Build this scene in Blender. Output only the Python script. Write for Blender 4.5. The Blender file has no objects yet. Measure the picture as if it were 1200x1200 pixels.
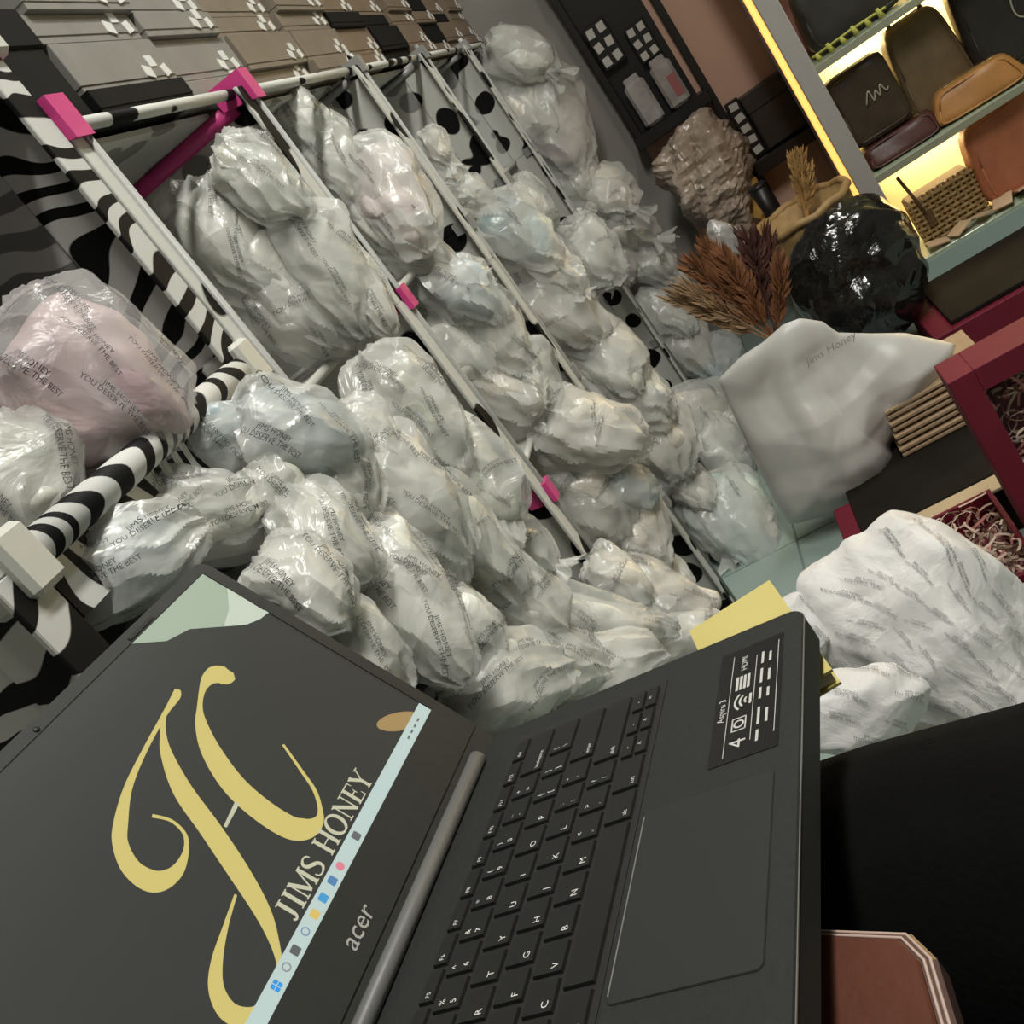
import bpy, bmesh, math, random
import numpy as np
from mathutils import Vector, Matrix

sc = bpy.context.scene
COL = sc.collection

# ------------------------------------------------------------------ camera
F = 1167.8                                   # focal length in pixels of a 1200 px frame
WM = np.array([[0.12476831, -0.80540547, -0.57944361],
               [-0.44592105, 0.47618296, -0.75789459],
               [0.88633362, 0.35294733, -0.29973471]])   # rows: right, down, forward in world axes
CAM = np.array([0.0, 0.0, 1.07])
cd = bpy.data.cameras.new('camera'); cam = bpy.data.objects.new('camera', cd); COL.objects.link(cam)
cd.sensor_width = 36; cd.lens = F * 36 / 1200; cd.clip_start = 0.01; cd.clip_end = 60
M = Matrix.Identity(4)
for i in range(3):
    M[i][0] = WM[0, i]; M[i][1] = -WM[1, i]; M[i][2] = -WM[2, i]; M[i][3] = CAM[i]
cam.matrix_world = M
sc.camera = cam

# ------------------------------------------------------------------ world, exposure, main lights
world = bpy.data.worlds.new('world'); sc.world = world; world.use_nodes = True
world.node_tree.nodes['Background'].inputs[0].default_value = (0.55, 0.6, 0.58, 1)
world.node_tree.nodes['Background'].inputs[1].default_value = 0.05
sc.view_settings.view_transform = 'Standard'; sc.view_settings.look = 'None'
sc.view_settings.gamma = 1; sc.view_settings.use_curve_mapping = False
sc.view_settings.exposure = 0.0
sc.cycles.use_denoising = True
sc.cycles.max_bounces = 6; sc.cycles.diffuse_bounces = 3; sc.cycles.glossy_bounces = 2; sc.cycles.transparent_max_bounces = 6
CEIL = 2.75
def area(name, loc, size, sy, power, color, rot=(0, 0, 0)):
    l = bpy.data.lights.new(name, 'AREA'); l.shape = 'RECTANGLE'; l.size = size; l.size_y = sy
    l.energy = power; l.color = color
    o = bpy.data.objects.new(name, l); COL.objects.link(o); o.location = loc; o.rotation_euler = rot
    return o
LAMPS = [(0.55, -0.35), (2.3, -0.75)]
POWER = [42, 22]
for (lx, ly), pw in zip(LAMPS, POWER):
    area('tube_light', (lx, ly, CEIL - 0.085), 1.2, 0.16, pw, (1.0, 0.985, 0.92))

# ------------------------------------------------------------------ helpers
rng = np.random.default_rng(7)
random.seed(7)
def unit(v):
    v = np.asarray(v, float); return v / np.linalg.norm(v)
def ray(u, v):
    return WM.T @ np.array([(u - 600) / F, (v - 600) / F, 1.0])
def at(u, v, axis, val):
    d = ray(u, v); return CAM + d * ((val - CAM[axis]) / d[axis])
def depth(p): return float(WM[2] @ (np.asarray(p) - CAM))

class MB:
    def __init__(s): s.v = []; s.f = []
    def add(s, vs, fs):
        o = len(s.v); s.v += [tuple(map(float, p)) for p in vs]; s.f += [tuple(i + o for i in f) for f in fs]; return s
    def box(s, c, size, R=None, ch=0.0):
        hx, hy, hz = [x / 2 for x in size]
        ch = min(ch, hx * .9, hy * .9, hz * .9)
        if ch <= 0:
            P = [(x, y, z) for z in (-hz, hz) for x, y in ((-hx, -hy), (hx, -hy), (hx, hy), (-hx, hy))]
            fs = [(3, 2, 1, 0), (4, 5, 6, 7), (0, 1, 5, 4), (1, 2, 6, 5), (2, 3, 7, 6), (3, 0, 4, 7)]
        else:
            P = []; fs = []
            def ring(hx, hy, z, c):
                b = len(P)
                for x, y in ((-hx + c, -hy), (hx - c, -hy), (hx, -hy + c), (hx, hy - c), (hx - c, hy), (-hx + c, hy), (-hx, hy - c), (-hx, -hy + c)): P.append((x, y, z))
                return b
            rs = [ring(hx - ch, hy - ch, -hz, ch * .5), ring(hx, hy, -hz + ch, ch), ring(hx, hy, hz - ch, ch), ring(hx - ch, hy - ch, hz, ch * .5)]
            for a, b in zip(rs, rs[1:]):
                for i in range(8): fs.append((a + i, a + (i + 1) % 8, b + (i + 1) % 8, b + i))
            fs.append(tuple(rs[0] + 7 - i for i in range(8))); fs.append(tuple(rs[3] + i for i in range(8)))
        P = np.array(P)
        if R is not None: P = P @ np.asarray(R).T
        return s.add(P + np.asarray(c), fs)
    def bx(s, x0, x1, y0, y1, z0, z1, ch=0.0):
        return s.box(((x0 + x1) / 2, (y0 + y1) / 2, (z0 + z1) / 2), (abs(x1 - x0), abs(y1 - y0), abs(z1 - z0)), None, ch)
    def tube(s, pts, r, seg=10, cap=True, flat=1.0, up=(0, 0, 1)):
        pts = [np.asarray(p, float) for p in pts]; n = len(pts)
        rr = [r] * n if np.isscalar(r) else r
        vs = []; fs = []
        prev = None
        for i, p in enumerate(pts):
            t = unit(pts[min(i + 1, n - 1)] - pts[max(i - 1, 0)])
            a = np.cross(t, up) if prev is None else prev - (prev @ t) * t
            if np.linalg.norm(a) < 1e-6: a = np.cross(t, (1, 0, 0.1))
            a = unit(a); prev = a; b = np.cross(t, a)
            for k in range(seg):
                th = 2 * math.pi * k / seg
                vs.append(p + rr[i] * (math.cos(th) * a + flat * math.sin(th) * b))
        for i in range(n - 1):
            for k in range(seg):
                fs.append((i * seg + k, i * seg + (k + 1) % seg, (i + 1) * seg + (k + 1) % seg, (i + 1) * seg + k))
        if cap:
            fs.append(tuple(reversed(range(seg)))); fs.append(tuple((n - 1) * seg + k for k in range(seg)))
        return s.add(vs, fs)
    def lathe(s, prof, c, seg=24):
        vs = []; fs = []; n = len(prof)
        for r, z in prof:
            for k in range(seg):
                th = 2 * math.pi * k / seg; vs.append((c[0] + r * math.cos(th), c[1] + r * math.sin(th), c[2] + z))
        for i in range(n - 1):
            for k in range(seg): fs.append((i * seg + k, i * seg + (k + 1) % seg, (i + 1) * seg + (k + 1) % seg, (i + 1) * seg + k))
        fs.append(tuple(reversed(range(seg)))); fs.append(tuple((n - 1) * seg + k for k in range(seg)))
        return s.add(vs, fs)
    def build(s, name, mat, parent=None, smooth=False, local=True):
        """local=False: vertices are world coordinates and the parent is an unrotated Empty"""
        me = bpy.data.meshes.new(name)
        vs = s.v
        if parent is not None and not local:
            L = parent.location; vs = [(x - L[0], y - L[1], z - L[2]) for x, y, z in vs]
        me.from_pydata(vs, [], s.f); me.update()
        if mat: me.materials.append(mat)
        if smooth: me.shade_smooth()
        return link(name, me, parent)
def link(name, me, parent=None):
    o = bpy.data.objects.new(name, me); COL.objects.link(o)
    if parent is not None: o.parent = parent
    return o
def tag(o, label, cat, group=None, kind=None):
    if label: o['label'] = label
    if cat: o['category'] = cat
    if group: o['group'] = group
    if kind: o['kind'] = kind
    return o
def thing(name, label, cat, loc, group=None):
    o = bpy.data.objects.new(name, None); COL.objects.link(o); o.location = tuple(map(float, loc)); o.empty_display_size = .05
    return tag(o, label, cat, group)
def wpart(mb, name, mat, parent, smooth=False): return mb.build(name, mat, parent, smooth, local=False)
def rotz(a):
    c, s = math.cos(a), math.sin(a); return np.array([[c, -s, 0], [s, c, 0], [0, 0, 1]])
def roty(a):
    c, s = math.cos(a), math.sin(a); return np.array([[c, 0, s], [0, 1, 0], [-s, 0, c]])
def rotx(a):
    c, s = math.cos(a), math.sin(a); return np.array([[1, 0, 0], [0, c, -s], [0, s, c]])

_txt = {}
def text2d(body, align='LEFT', space=1.0, shear=0.0, line=1.0):
    key = (body, align, space, shear, line)
    if key in _txt: return _txt[key]
    cu = bpy.data.curves.new('t', 'FONT'); cu.body = body; cu.size = 1; cu.resolution_u = 2; cu.align_x = align
    cu.space_character = space; cu.shear = shear; cu.space_line = line
    ob = bpy.data.objects.new('t', cu); COL.objects.link(ob)
    dg = bpy.context.evaluated_depsgraph_get(); dg.update()
    me = bpy.data.meshes.new_from_object(ob.evaluated_get(dg))
    V = np.array([v.co[:2] for v in me.vertices]); Fc = [tuple(p.vertices) for p in me.polygons]
    bpy.data.objects.remove(ob); bpy.data.curves.remove(cu); bpy.data.meshes.remove(me)
    _txt[key] = (V, Fc); return _txt[key]

# ------------------------------------------------------------------ materials
MAT = {}
def mat(name, color=(.5, .5, .5), rough=.5, metal=0.0, emit=None, estr=1.0, spec=.5, coat=0.0, alpha=None, trans=0.0, sheen=0.0):
    if name in MAT: return MAT[name]
    m = bpy.data.materials.new(name); m.use_nodes = True; b = m.node_tree.nodes['Principled BSDF']
    b.inputs['Base Color'].default_value = (*color, 1); b.inputs['Roughness'].default_value = rough
    b.inputs['Metallic'].default_value = metal; b.inputs['Specular IOR Level'].default_value = spec
    b.inputs['Coat Weight'].default_value = coat; b.inputs['Transmission Weight'].default_value = trans
    b.inputs['Sheen Weight'].default_value = sheen
    if emit: b.inputs['Emission Color'].default_value = (*emit, 1); b.inputs['Emission Strength'].default_value = estr
    if alpha is not None: b.inputs['Alpha'].default_value = alpha
    MAT[name] = m; return m
def N(m): return m.node_tree.nodes
def LK(m, a, b): m.node_tree.links.new(a, b)
def new(m, t, **kw):
    n = m.node_tree.nodes.new(t)
    for k, v in kw.items():
        if k.startswith('i_'): n.inputs[int(k[2:])].default_value = v
        else: setattr(n, k, v)
    return n
def setin(n, **kw):
    for k, v in kw.items(): n.inputs[k.replace('_', ' ')].default_value = v
    return n
def ramp(m, stops, interp='LINEAR'):
    r = new(m, 'ShaderNodeValToRGB'); cr = r.color_ramp; cr.interpolation = interp
    while len(cr.elements) < len(stops): cr.elements.new(.5)
    for e, (p, c) in zip(cr.elements, stops): e.position = p; e.color = (*c, 1)
    return r
def noisy(name, c1, c2, scale=8, rough=.5, bump=0.0, bscale=60, detail=3, **kw):
    """a colour that wanders between two tones, with fine relief"""
    if name in MAT: return MAT[name]
    m = mat(name, c1, rough, **kw); b = N(m)['Principled BSDF']
    tc = new(m, 'ShaderNodeTexCoord'); n = setin(new(m, 'ShaderNodeTexNoise'), Scale=scale, Detail=detail)
    LK(m, tc.outputs['Object'], n.inputs['Vector'])
    r = ramp(m, [(.3, c1), (.7, c2)]); LK(m, n.outputs['Fac'], r.inputs[0]); LK(m, r.outputs[0], b.inputs['Base Color'])
    if bump:
        n2 = setin(new(m, 'ShaderNodeTexNoise'), Scale=bscale, Detail=4); LK(m, tc.outputs['Object'], n2.inputs['Vector'])
        bp = setin(new(m, 'ShaderNodeBump'), Strength=bump, Distance=.004); LK(m, n2.outputs['Fac'], bp.inputs['Height']); LK(m, bp.outputs[0], b.inputs['Normal'])
    return m
def film(name, c1, c2, rough=.3, alpha=None):
    """thin wrinkled plastic film over pale contents"""
    m = mat(name, c1, rough, spec=.6); b = N(m)['Principled BSDF']
    tc = new(m, 'ShaderNodeTexCoord'); oi = new(m, 'ShaderNodeObjectInfo')
    ad = new(m, 'ShaderNodeVectorMath', operation='ADD'); LK(m, tc.outputs['Object'], ad.inputs[0])
    mu = new(m, 'ShaderNodeVectorMath', operation='SCALE'); LK(m, oi.outputs['Location'], mu.inputs[0]); mu.inputs['Scale'].default_value = 3
    LK(m, mu.outputs[0], ad.inputs[1])
    n = setin(new(m, 'ShaderNodeTexNoise'), Scale=9, Detail=3, Distortion=.8); LK(m, ad.outputs[0], n.inputs['Vector'])
    r = ramp(m, [(.32, c2), (.62, c1)]); LK(m, n.outputs['Fac'], r.inputs[0]); LK(m, r.outputs[0], b.inputs['Base Color'])
    # creases: stretched noise plus cell ridges
    n2 = setin(new(m, 'ShaderNodeTexNoise'), Scale=11, Detail=4, Roughness=.5, Distortion=2.2); LK(m, ad.outputs[0], n2.inputs['Vector'])
    vo = setin(new(m, 'ShaderNodeTexVoronoi', distance='CHEBYCHEV'), Scale=15)
    mx = new(m, 'ShaderNodeVectorMath', operation='MULTIPLY_ADD'); LK(m, n2.outputs['Color'], mx.inputs[0]); mx.inputs[1].default_value = (.05, .05, .05); LK(m, ad.outputs[0], mx.inputs[2])
    LK(m, mx.outputs[0], vo.inputs['Vector'])
    pw = new(m, 'ShaderNodeMath', operation='MINIMUM'); LK(m, vo.outputs['Distance'], pw.inputs[0]); pw.inputs[1].default_value = .9
    sm = new(m, 'ShaderNodeMath', operation='MULTIPLY_ADD'); LK(m, n2.outputs['Fac'], sm.inputs[0]); sm.inputs[1].default_value = .4; LK(m, pw.outputs[0], sm.inputs[2])
    bp = setin(new(m, 'ShaderNodeBump'), Strength=.55, Distance=.010); LK(m, sm.outputs[0], bp.inputs['Height']); LK(m, bp.outputs[0], b.inputs['Normal'])
    if alpha is not None: b.inputs['Alpha'].default_value = alpha
    return m
FILM = {
    'white': film('film_white', (.80, .80, .74), (.58, .58, .52)),
    'grey': film('film_grey', (.62, .62, .55), (.44, .45, .39)),
    'cream': film('film_cream', (.74, .71, .63), (.56, .53, .46)),
    'blue': film('film_blue', (.60, .65, .66), (.40, .48, .51)),
    'cyan': film('film_cyan', (.62, .72, .69), (.44, .57, .55)),
    'pink': film('film_pink', (.60, .47, .47), (.44, .31, .33)),
    'teal': film('film_teal', (.62, .66, .62), (.20, .27, .28)),
    'rose': film('film_rose', (.66, .59, .56), (.52, .44, .42)),
}
CLEAR = film('clear_film', (.80, .80, .76), (.64, .65, .61), .2, .46)
CLEAR2 = film('thin_clear_film', (.80, .79, .77), (.70, .68, .66), .16, .30)
CLEAR3 = film('shiny_dark_film', (.012, .012, .011), (.005, .005, .005), .14)
INK = mat('grey_print_ink', (.055, .055, .055), .6)
def printed(name, kind, white, black, scale, bands='Z'):
    """cow or zebra print on plastic sheet"""
    m = mat(name, white, .6, spec=.15); b = N(m)['Principled BSDF']
    tc = new(m, 'ShaderNodeTexCoord')
    n = setin(new(m, 'ShaderNodeTexNoise'), Scale=scale * .8, Detail=1); LK(m, tc.outputs['Object'], n.inputs['Vector'])
    mx = new(m, 'ShaderNodeVectorMath', operation='MULTIPLY_ADD'); LK(m, n.outputs['Color'], mx.inputs[0])
    LK(m, tc.outputs['Object'], mx.inputs[2])
    if kind == 'cow':
        k = .55 / scale; mx.inputs[1].default_value = (k, k, k)
        t = setin(new(m, 'ShaderNodeTexVoronoi', feature='SMOOTH_F1'), Scale=scale, Smoothness=.25); LK(m, mx.outputs[0], t.inputs['Vector'])
        r = ramp(m, [(0, black), (.36, black), (.39, white)]); LK(m, t.outputs['Distance'], r.inputs[0])
    else:
        k = 1.5 / scale; mx.inputs[1].default_value = (k, k, k)
        t = setin(new(m, 'ShaderNodeTexWave', wave_type='BANDS', bands_direction=bands), Scale=scale, Distortion=3.0, Detail=1.0)
        t.inputs['Detail Scale'].default_value = 1.2
        LK(m, mx.outputs[0], t.inputs['Vector'])
        r = ramp(m, [(0, black), (.40, black), (.47, white)]); LK(m, t.outputs['Fac'], r.inputs[0])
    LK(m, r.outputs[0], b.inputs['Base Color'])
    return m
cow_front = printed('cow_print_front', 'cow', (.62, .62, .58), (.006, .006, .006), 13)
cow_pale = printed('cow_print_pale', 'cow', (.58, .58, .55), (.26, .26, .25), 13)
zeb_front = printed('zebra_print_front', 'zebra', (.60, .60, .57), (.008, .008, .008), 9.5)
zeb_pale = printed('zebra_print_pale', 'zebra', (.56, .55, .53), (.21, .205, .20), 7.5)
zeb_rim = printed('zebra_print_rim', 'zebra', (.66, .66, .63), (.012, .012, .012), 12.0, 'X')
grey_pl = mat('grey_plastic', (.30, .30, .29), .4)
rod_pl = mat('rod_plastic', (.33, .33, .31), .45)
white_pl = mat('white_plastic', (.60, .60, .55), .4)
pink_pl = mat('pink_plastic', (.62, .05, .24), .4)

# ------------------------------------------------------------------ setting
XW, YW = 3.56, 0.86             # far wall, wall behind the shelving
X0, Y0 = -1.8, -2.6
wall_m = noisy('wall_paint', (.30, .285, .26), (.34, .325, .295), 2.5, .8, .15, 40)
ceil_m = noisy('ceiling_paint', (.62, .62, .60), (.66, .66, .63), 2, .85)
floor_m = noisy('teal_tile', (.31, .40, .36), (.35, .44, .40), 5, .35, .05, 20)
grout_m = mat('tile_grout', (.26, .33, .30), .8)
def structure(name, mb, m): return tag(mb.build(name, m), None, None, None, 'structure')
fl = structure('floor', MB().bx(X0 - .1, XW + .1, Y0 - .1, YW + .1, -.06, -.006), grout_m)
TS = .40
tile_me = None
nx = int((XW - 0.2) / TS) + 2
for i in range(-5, 9):
    for j in range(-7, 3):
        cx, cy = i * TS + .2, j * TS + .1
        if cx - TS / 2 < X0 - .1 or cx + TS / 2 > XW + .15 or cy - TS / 2 < Y0 - .1 or cy + TS / 2 > YW + .15: continue
        if tile_me is None:
            o = MB().box((0, 0, 0), (TS - .004, TS - .004, .006), None, .0012).build('floor_tile', floor_m, fl); tile_me = o.data
        else: o = link('floor_tile', tile_me, fl)
        o.location = (cx, cy, -.003)
structure('ceiling', MB().bx(X0 - .1, XW + .1, Y0 - .1, YW + .1, CEIL, CEIL + .1), ceil_m)
structure('wall_left', MB().bx(X0 - .1, XW + .1, YW, YW + .1, 0, CEIL), wall_m)
structure('wall_back', MB().bx(XW, XW + .1, Y0 - .1, YW, 0, CEIL), wall_m)
structure('wall_right', MB().bx(X0 - .1, XW, Y0 - .1, Y0, 0, CEIL), wall_m)
structure('wall_front', MB().bx(X0 - .1, X0, Y0, YW, 0, CEIL), wall_m)
tube_m = mat('lit_tube', (.9, .9, .85), .4, emit=(.95, 1, .88), estr=4)
lamp_body = mat('lamp_white', (.7, .7, .7), .4)
for i, (lx, ly) in enumerate(LAMPS):
    t = thing('ceiling_lamp', ['white fluorescent tube lamp on the ceiling above the laptop', 'white fluorescent tube lamp on the ceiling before the glass cabinet'][i], 'lamp', (lx, ly, CEIL), 'ceiling tube lamps')
    wpart(MB().bx(lx - .64, lx + .64, ly - .06, ly + .06, CEIL - .05, CEIL, .01), 'housing', lamp_body, t)
    for s in (-.035, .035): wpart(MB().tube([(lx - .6, ly + s, CEIL - .066), (lx + .6, ly + s, CEIL - .066)], .013), 'lamp_tube', tube_m, t, True)

# ------------------------------------------------------------------ printed modular shelving
YF, YB = .45, .81
PX = [.845, 1.275, 1.805, 2.34, 2.90, 3.456]
LZ = [.02, .318, .640, .973, 1.29]
ZX = [.462, .826]
ZZ = [.02, .36, .70, 1.04, 1.37]
def plate_panel(parent, x, z0, z1, mf, mp, two=True):
    """upright side panel: sheet, printed front band and the rods that stiffen its edge"""
    p = wpart(MB().bx(x - .003, x + .003, YF + .05, YB, z0 + .004, z1 - .004), 'side_panel', mp, parent)
    return p
def band(parent, x, z0, z1, m):
    return wpart(MB().bx(x - .006, x + .006, YF, YF + .062, z0, z1, .002), 'front_band', m, parent)
def connector(parent, x, z, m, s=.034):
    mb = MB()
    mb.add([(x - s * .35, YF - .013, z - s * .6), (x + s * .5, YF - .013, z - s * .6), (x + s * .5, YF - .013, z + s * .5), (x - s * .35, YF - .013, z + s * .5),
            (x - s * .55, YF + s * .9, z - s * .3), (x + s * .5, YF + s * .9, z - s * .3), (x + s * .5, YF + s * .9, z + s * .5), (x - s * .55, YF + s * .9, z + s * .5)],
           [(0, 1, 2, 3), (7, 6, 5, 4), (4, 5, 1, 0), (5, 6, 2, 1), (6, 7, 3, 2), (7, 4, 0, 3)])
    return wpart(mb, 'connector', m, parent)
cow = thing('storage_shelf', 'cow-print plastic cube shelving crammed with wrapped parcels along the wall', 'shelf', (2.1, .63, 0))
for k, x in enumerate(PX):
    for z0, z1 in zip(LZ, LZ[1:]):
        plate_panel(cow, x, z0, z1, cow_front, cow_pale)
        band(cow, x, z0, z1, cow_front)
        wpart(MB().bx(x - .036 if k else x - .010, x - .004 if k else x + .012, YF - .006, YF - .001, z0, z1, .001), 'front_strip', cow_front, cow)
    wpart(MB().tube([(x - .002, YF - .006, LZ[0]), (x - .002, YF - .006, LZ[-1] + .012)], .005, 8), 'edge_rod', rod_pl, cow, True) if k else wpart(MB().tube([(x + .013, YF - .006, LZ[0]), (x + .013, YF - .006, LZ[-1] + .012)], .005, 8), 'edge_rod', rod_pl, cow, True)
    if k: wpart(MB().tube([(x + .013, YF + .002, LZ[0]), (x + .013, YF + .002, LZ[-1] + .022)], .0055, 8), 'edge_rod', cow_front if k in (2, 4, 5) else grey_pl, cow, True)
    for q, z in enumerate(LZ):
        pink = (k == 1 and q in (2, 3, 4)) or (k == 0 and q in (3, 4))
        connector(cow, x, z, pink_pl if pink else grey_pl, .036 if (k, q) in ((0, 4), (1, 4)) else .03 if pink else .026)
    wpart(MB().tube([(x - .006, YF + .02, LZ[-1] - .012), (x - .006, YB, LZ[-1] - .012)], .011 if k == 1 else .007, 8), 'depth_rod', pink_pl if k == 1 else grey_pl, cow, True)
for a, b in zip(PX, PX[1:]):
    for q, z in enumerate(LZ):
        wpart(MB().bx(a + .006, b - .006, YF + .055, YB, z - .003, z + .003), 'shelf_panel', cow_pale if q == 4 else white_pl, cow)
        wpart(MB().tube([(a + .01, YF + .012 if q == 4 else YF + .06, z), (b - .01, YF + .012 if q == 4 else YF + .06, z)], .0065, 10), 'front_rod', cow_front if q == 4 else white_pl, cow, True)
    for z0, z1 in zip(LZ, LZ[1:]):
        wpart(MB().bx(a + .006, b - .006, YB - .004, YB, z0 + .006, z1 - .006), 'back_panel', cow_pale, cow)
zeb = thing('storage_shelf', 'zebra-print plastic cube shelving holding the pinkish parcel beside the laptop screen', 'shelf', (.64, .63, 0))
for k, x in enumerate(ZX):
    for z0, z1 in zip(ZZ, ZZ[1:]):
        plate_panel(zeb, x, z0, z1, zeb_front, zeb_front if k == 0 else zeb_pale)
        band(zeb, x, z0, z1, zeb_front)
        wpart(MB().bx(x - .030, x + .004, YF - .006, YF - .001, z0, z1, .001), 'front_strip', zeb_front, zeb)
    for z in ZZ:
        wpart(MB().bx(x - .016, x + .016, YF - .014, YF + .03, z - .022, z + .022, .004), 'connector', white_pl, zeb)
for q, z in enumerate(ZZ):
    wpart(MB().bx(ZX[0] + .006, ZX[1] - .006, YF + .01, YB, z - .003, z + .003), 'shelf_panel', zeb_pale, zeb)
    wpart(MB().tube([(ZX[0] + .015, YF, z), (ZX[1] - .015, YF, z)], .0125, 28), 'front_rim', zeb_rim, zeb, True)
    wpart(MB().bx(ZX[0] + .015, ZX[1] - .015, YF + .004, YF + .009, z - .05, z), 'rim_flap', zeb_rim, zeb)
for z0, z1 in zip(ZZ, ZZ[1:]):
    wpart(MB().bx(ZX[0] + .006, ZX[1] - .006, YB - .004, YB, z0 + .006, z1 - .006), 'back_panel', zeb_pale, zeb)

# ------------------------------------------------------------------ stacked wallet boxes on the shelving
tau = [noisy('box_taupe', (.20, .165, .125), (.23, .19, .15), 20, .55), noisy('box_taupe_unwarmed', (.23, .22, .20), (.26, .25, .23), 20, .55), noisy('box_taupe_warm_lit', (.19, .14, .095), (.22, .165, .115), 20, .55)]  # one taupe board in three tones; warm light is put into the browner
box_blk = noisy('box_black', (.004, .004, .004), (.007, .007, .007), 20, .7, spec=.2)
sticker = mat('white_sticker', (.75, .75, .72), .5)
ORD = ['first', 'second', 'third', 'fourth', 'fifth', 'sixth', 'seventh', 'eighth', 'ninth', 'tenth', 'eleventh', 'twelfth', 'thirteenth', 'fourteenth', 'fifteenth', 'sixteenth', 'seventeenth', 'eighteenth', 'nineteenth', 'twentieth', 'twenty-first', 'twenty-second', 'twenty-third', 'twenty-fourth', 'twenty-fifth']
xs = [.975, 1.20, 1.425, 1.69, 1.95, 2.19, 2.44, 2.68, 2.93, 3.18, 3.42]
hts = [1.327, 1.381, 1.412, 1.462, 1.512]
for r in range(5):
    zb = 1.2985 if r == 0 else hts[r - 1]
    zt = hts[r]
    for c in range(len(xs) - 1):
        x0, x1 = xs[c] + (.0 if r % 2 == 0 else .012), xs[c + 1] - .008 + (0 if r % 2 == 0 else .012)
        blk = (c, r) in ((0, 0), (5, 1), (5, 0), (4, 2), (5, 2), (7, 1), (8, 2), (7, 3))  # bottom box of the first stack is blackened in place of a shadowed gap
        m = box_blk if blk else tau[1] if c < 2 else tau[0] if c < 4 else tau[2]  # browner to the right, as warm light would tint the boxes
        fr = YF + .030 - (.008 if (r + c) % 3 == 0 else 0) + .004 * ((r * 3 + c) % 3)
        t = thing('wallet_box', '%s wallet box in the %s stack from the zebra shelf, %s layer up' % ('black' if blk else 'taupe-grey' if c < 2 else 'taupe' if c < 4 else 'warm-lit taupe', ORD[c], ORD[r]), 'box', ((x0 + x1) / 2, fr + .1, zb), 'wallet boxes stacked on the shelving')
        wpart(MB().bx(x0 + .001, x1 - .001, fr + .0012, fr + .20, zb, zb + .010, .0005), 'body', m, t)
        wpart(MB().bx(x0, x1, fr, fr + .203, zb + .0075, zt - .0008, .0008), 'lid', m, t)
        if not blk:
            for q in range(3):
                sx = x1 - .012 - .021 * q - .004 * (c % 2); sz = zb + .006 + .012 * (q % 2)
                wpart(MB().box((sx - .008, fr - .0003, sz + .008), (.017, .0016, .013), roty(.25 * (q - 1))), 'price_sticker', sticker, t)
t = thing('shaded_end_block', 'black block added as the shadowed left end of the taupe wallet boxes', 'box', (.92, .62, 1.30), None)  # added block, its black stands in for the stack's shadowed end faces
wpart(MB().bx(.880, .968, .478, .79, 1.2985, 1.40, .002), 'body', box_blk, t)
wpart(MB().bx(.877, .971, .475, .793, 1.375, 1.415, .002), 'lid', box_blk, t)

# ------------------------------------------------------------------ plastic-wrapped parcels
def tri(x): return np.abs((x % 1.0) - .5) * 2
def crumple(P, r, amp, lam, n=8):
    h = np.zeros(len(P))
    w = P + .18 * lam * np.sin(P[:, [1, 2, 0]] / (.35 * lam) + r.uniform(0, 6, 3))
    for k in range(n):
        d = unit(r.normal(size=3)); l = lam * r.uniform(.45, 1.7)
        h += amp * (l / lam) * (tri(w @ d / l + r.uniform()) - .5) * r.uniform(.4, 1)
    return h
_cs = {}
def cubesphere(n):
    if n in _cs: return _cs[n]
    vs = {}; V = []; Fc = []
    def vid(p):
        k = tuple(np.round(p, 6))
        if k not in vs: vs[k] = len(V); V.append(p)
        return vs[k]
    g = np.tan(np.linspace(-1, 1, n + 1) * math.pi / 4)
    for ax in range(3):
        for s in (-1, 1):
            ids = np.zeros((n + 1, n + 1), int)
            for i in range(n + 1):
                for j in range(n + 1):
                    p = np.zeros(3); p[ax] = s; p[(ax + 1) % 3] = g[i]; p[(ax + 2) % 3] = g[j]; ids[i, j] = vid(p)
            for i in range(n):
                for j in range(n):
                    q = (ids[i, j], ids[i + 1, j], ids[i + 1, j + 1], ids[i, j + 1])
                    Fc.append(q if s > 0 else q[::-1])
    V = np.array(V); V /= np.linalg.norm(V, axis=1)[:, None]
    _cs[n] = (V, Fc); return _cs[n]
TV, TF = text2d('JIMS HONEY\nYOU DESERVE THE BEST', 'CENTER', 1.0, 0, .95)
TV = TV - (TV.max(0) + TV.min(0)) / 2
TV = TV / (TV[:, 0].max() - TV[:, 0].min())
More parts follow.
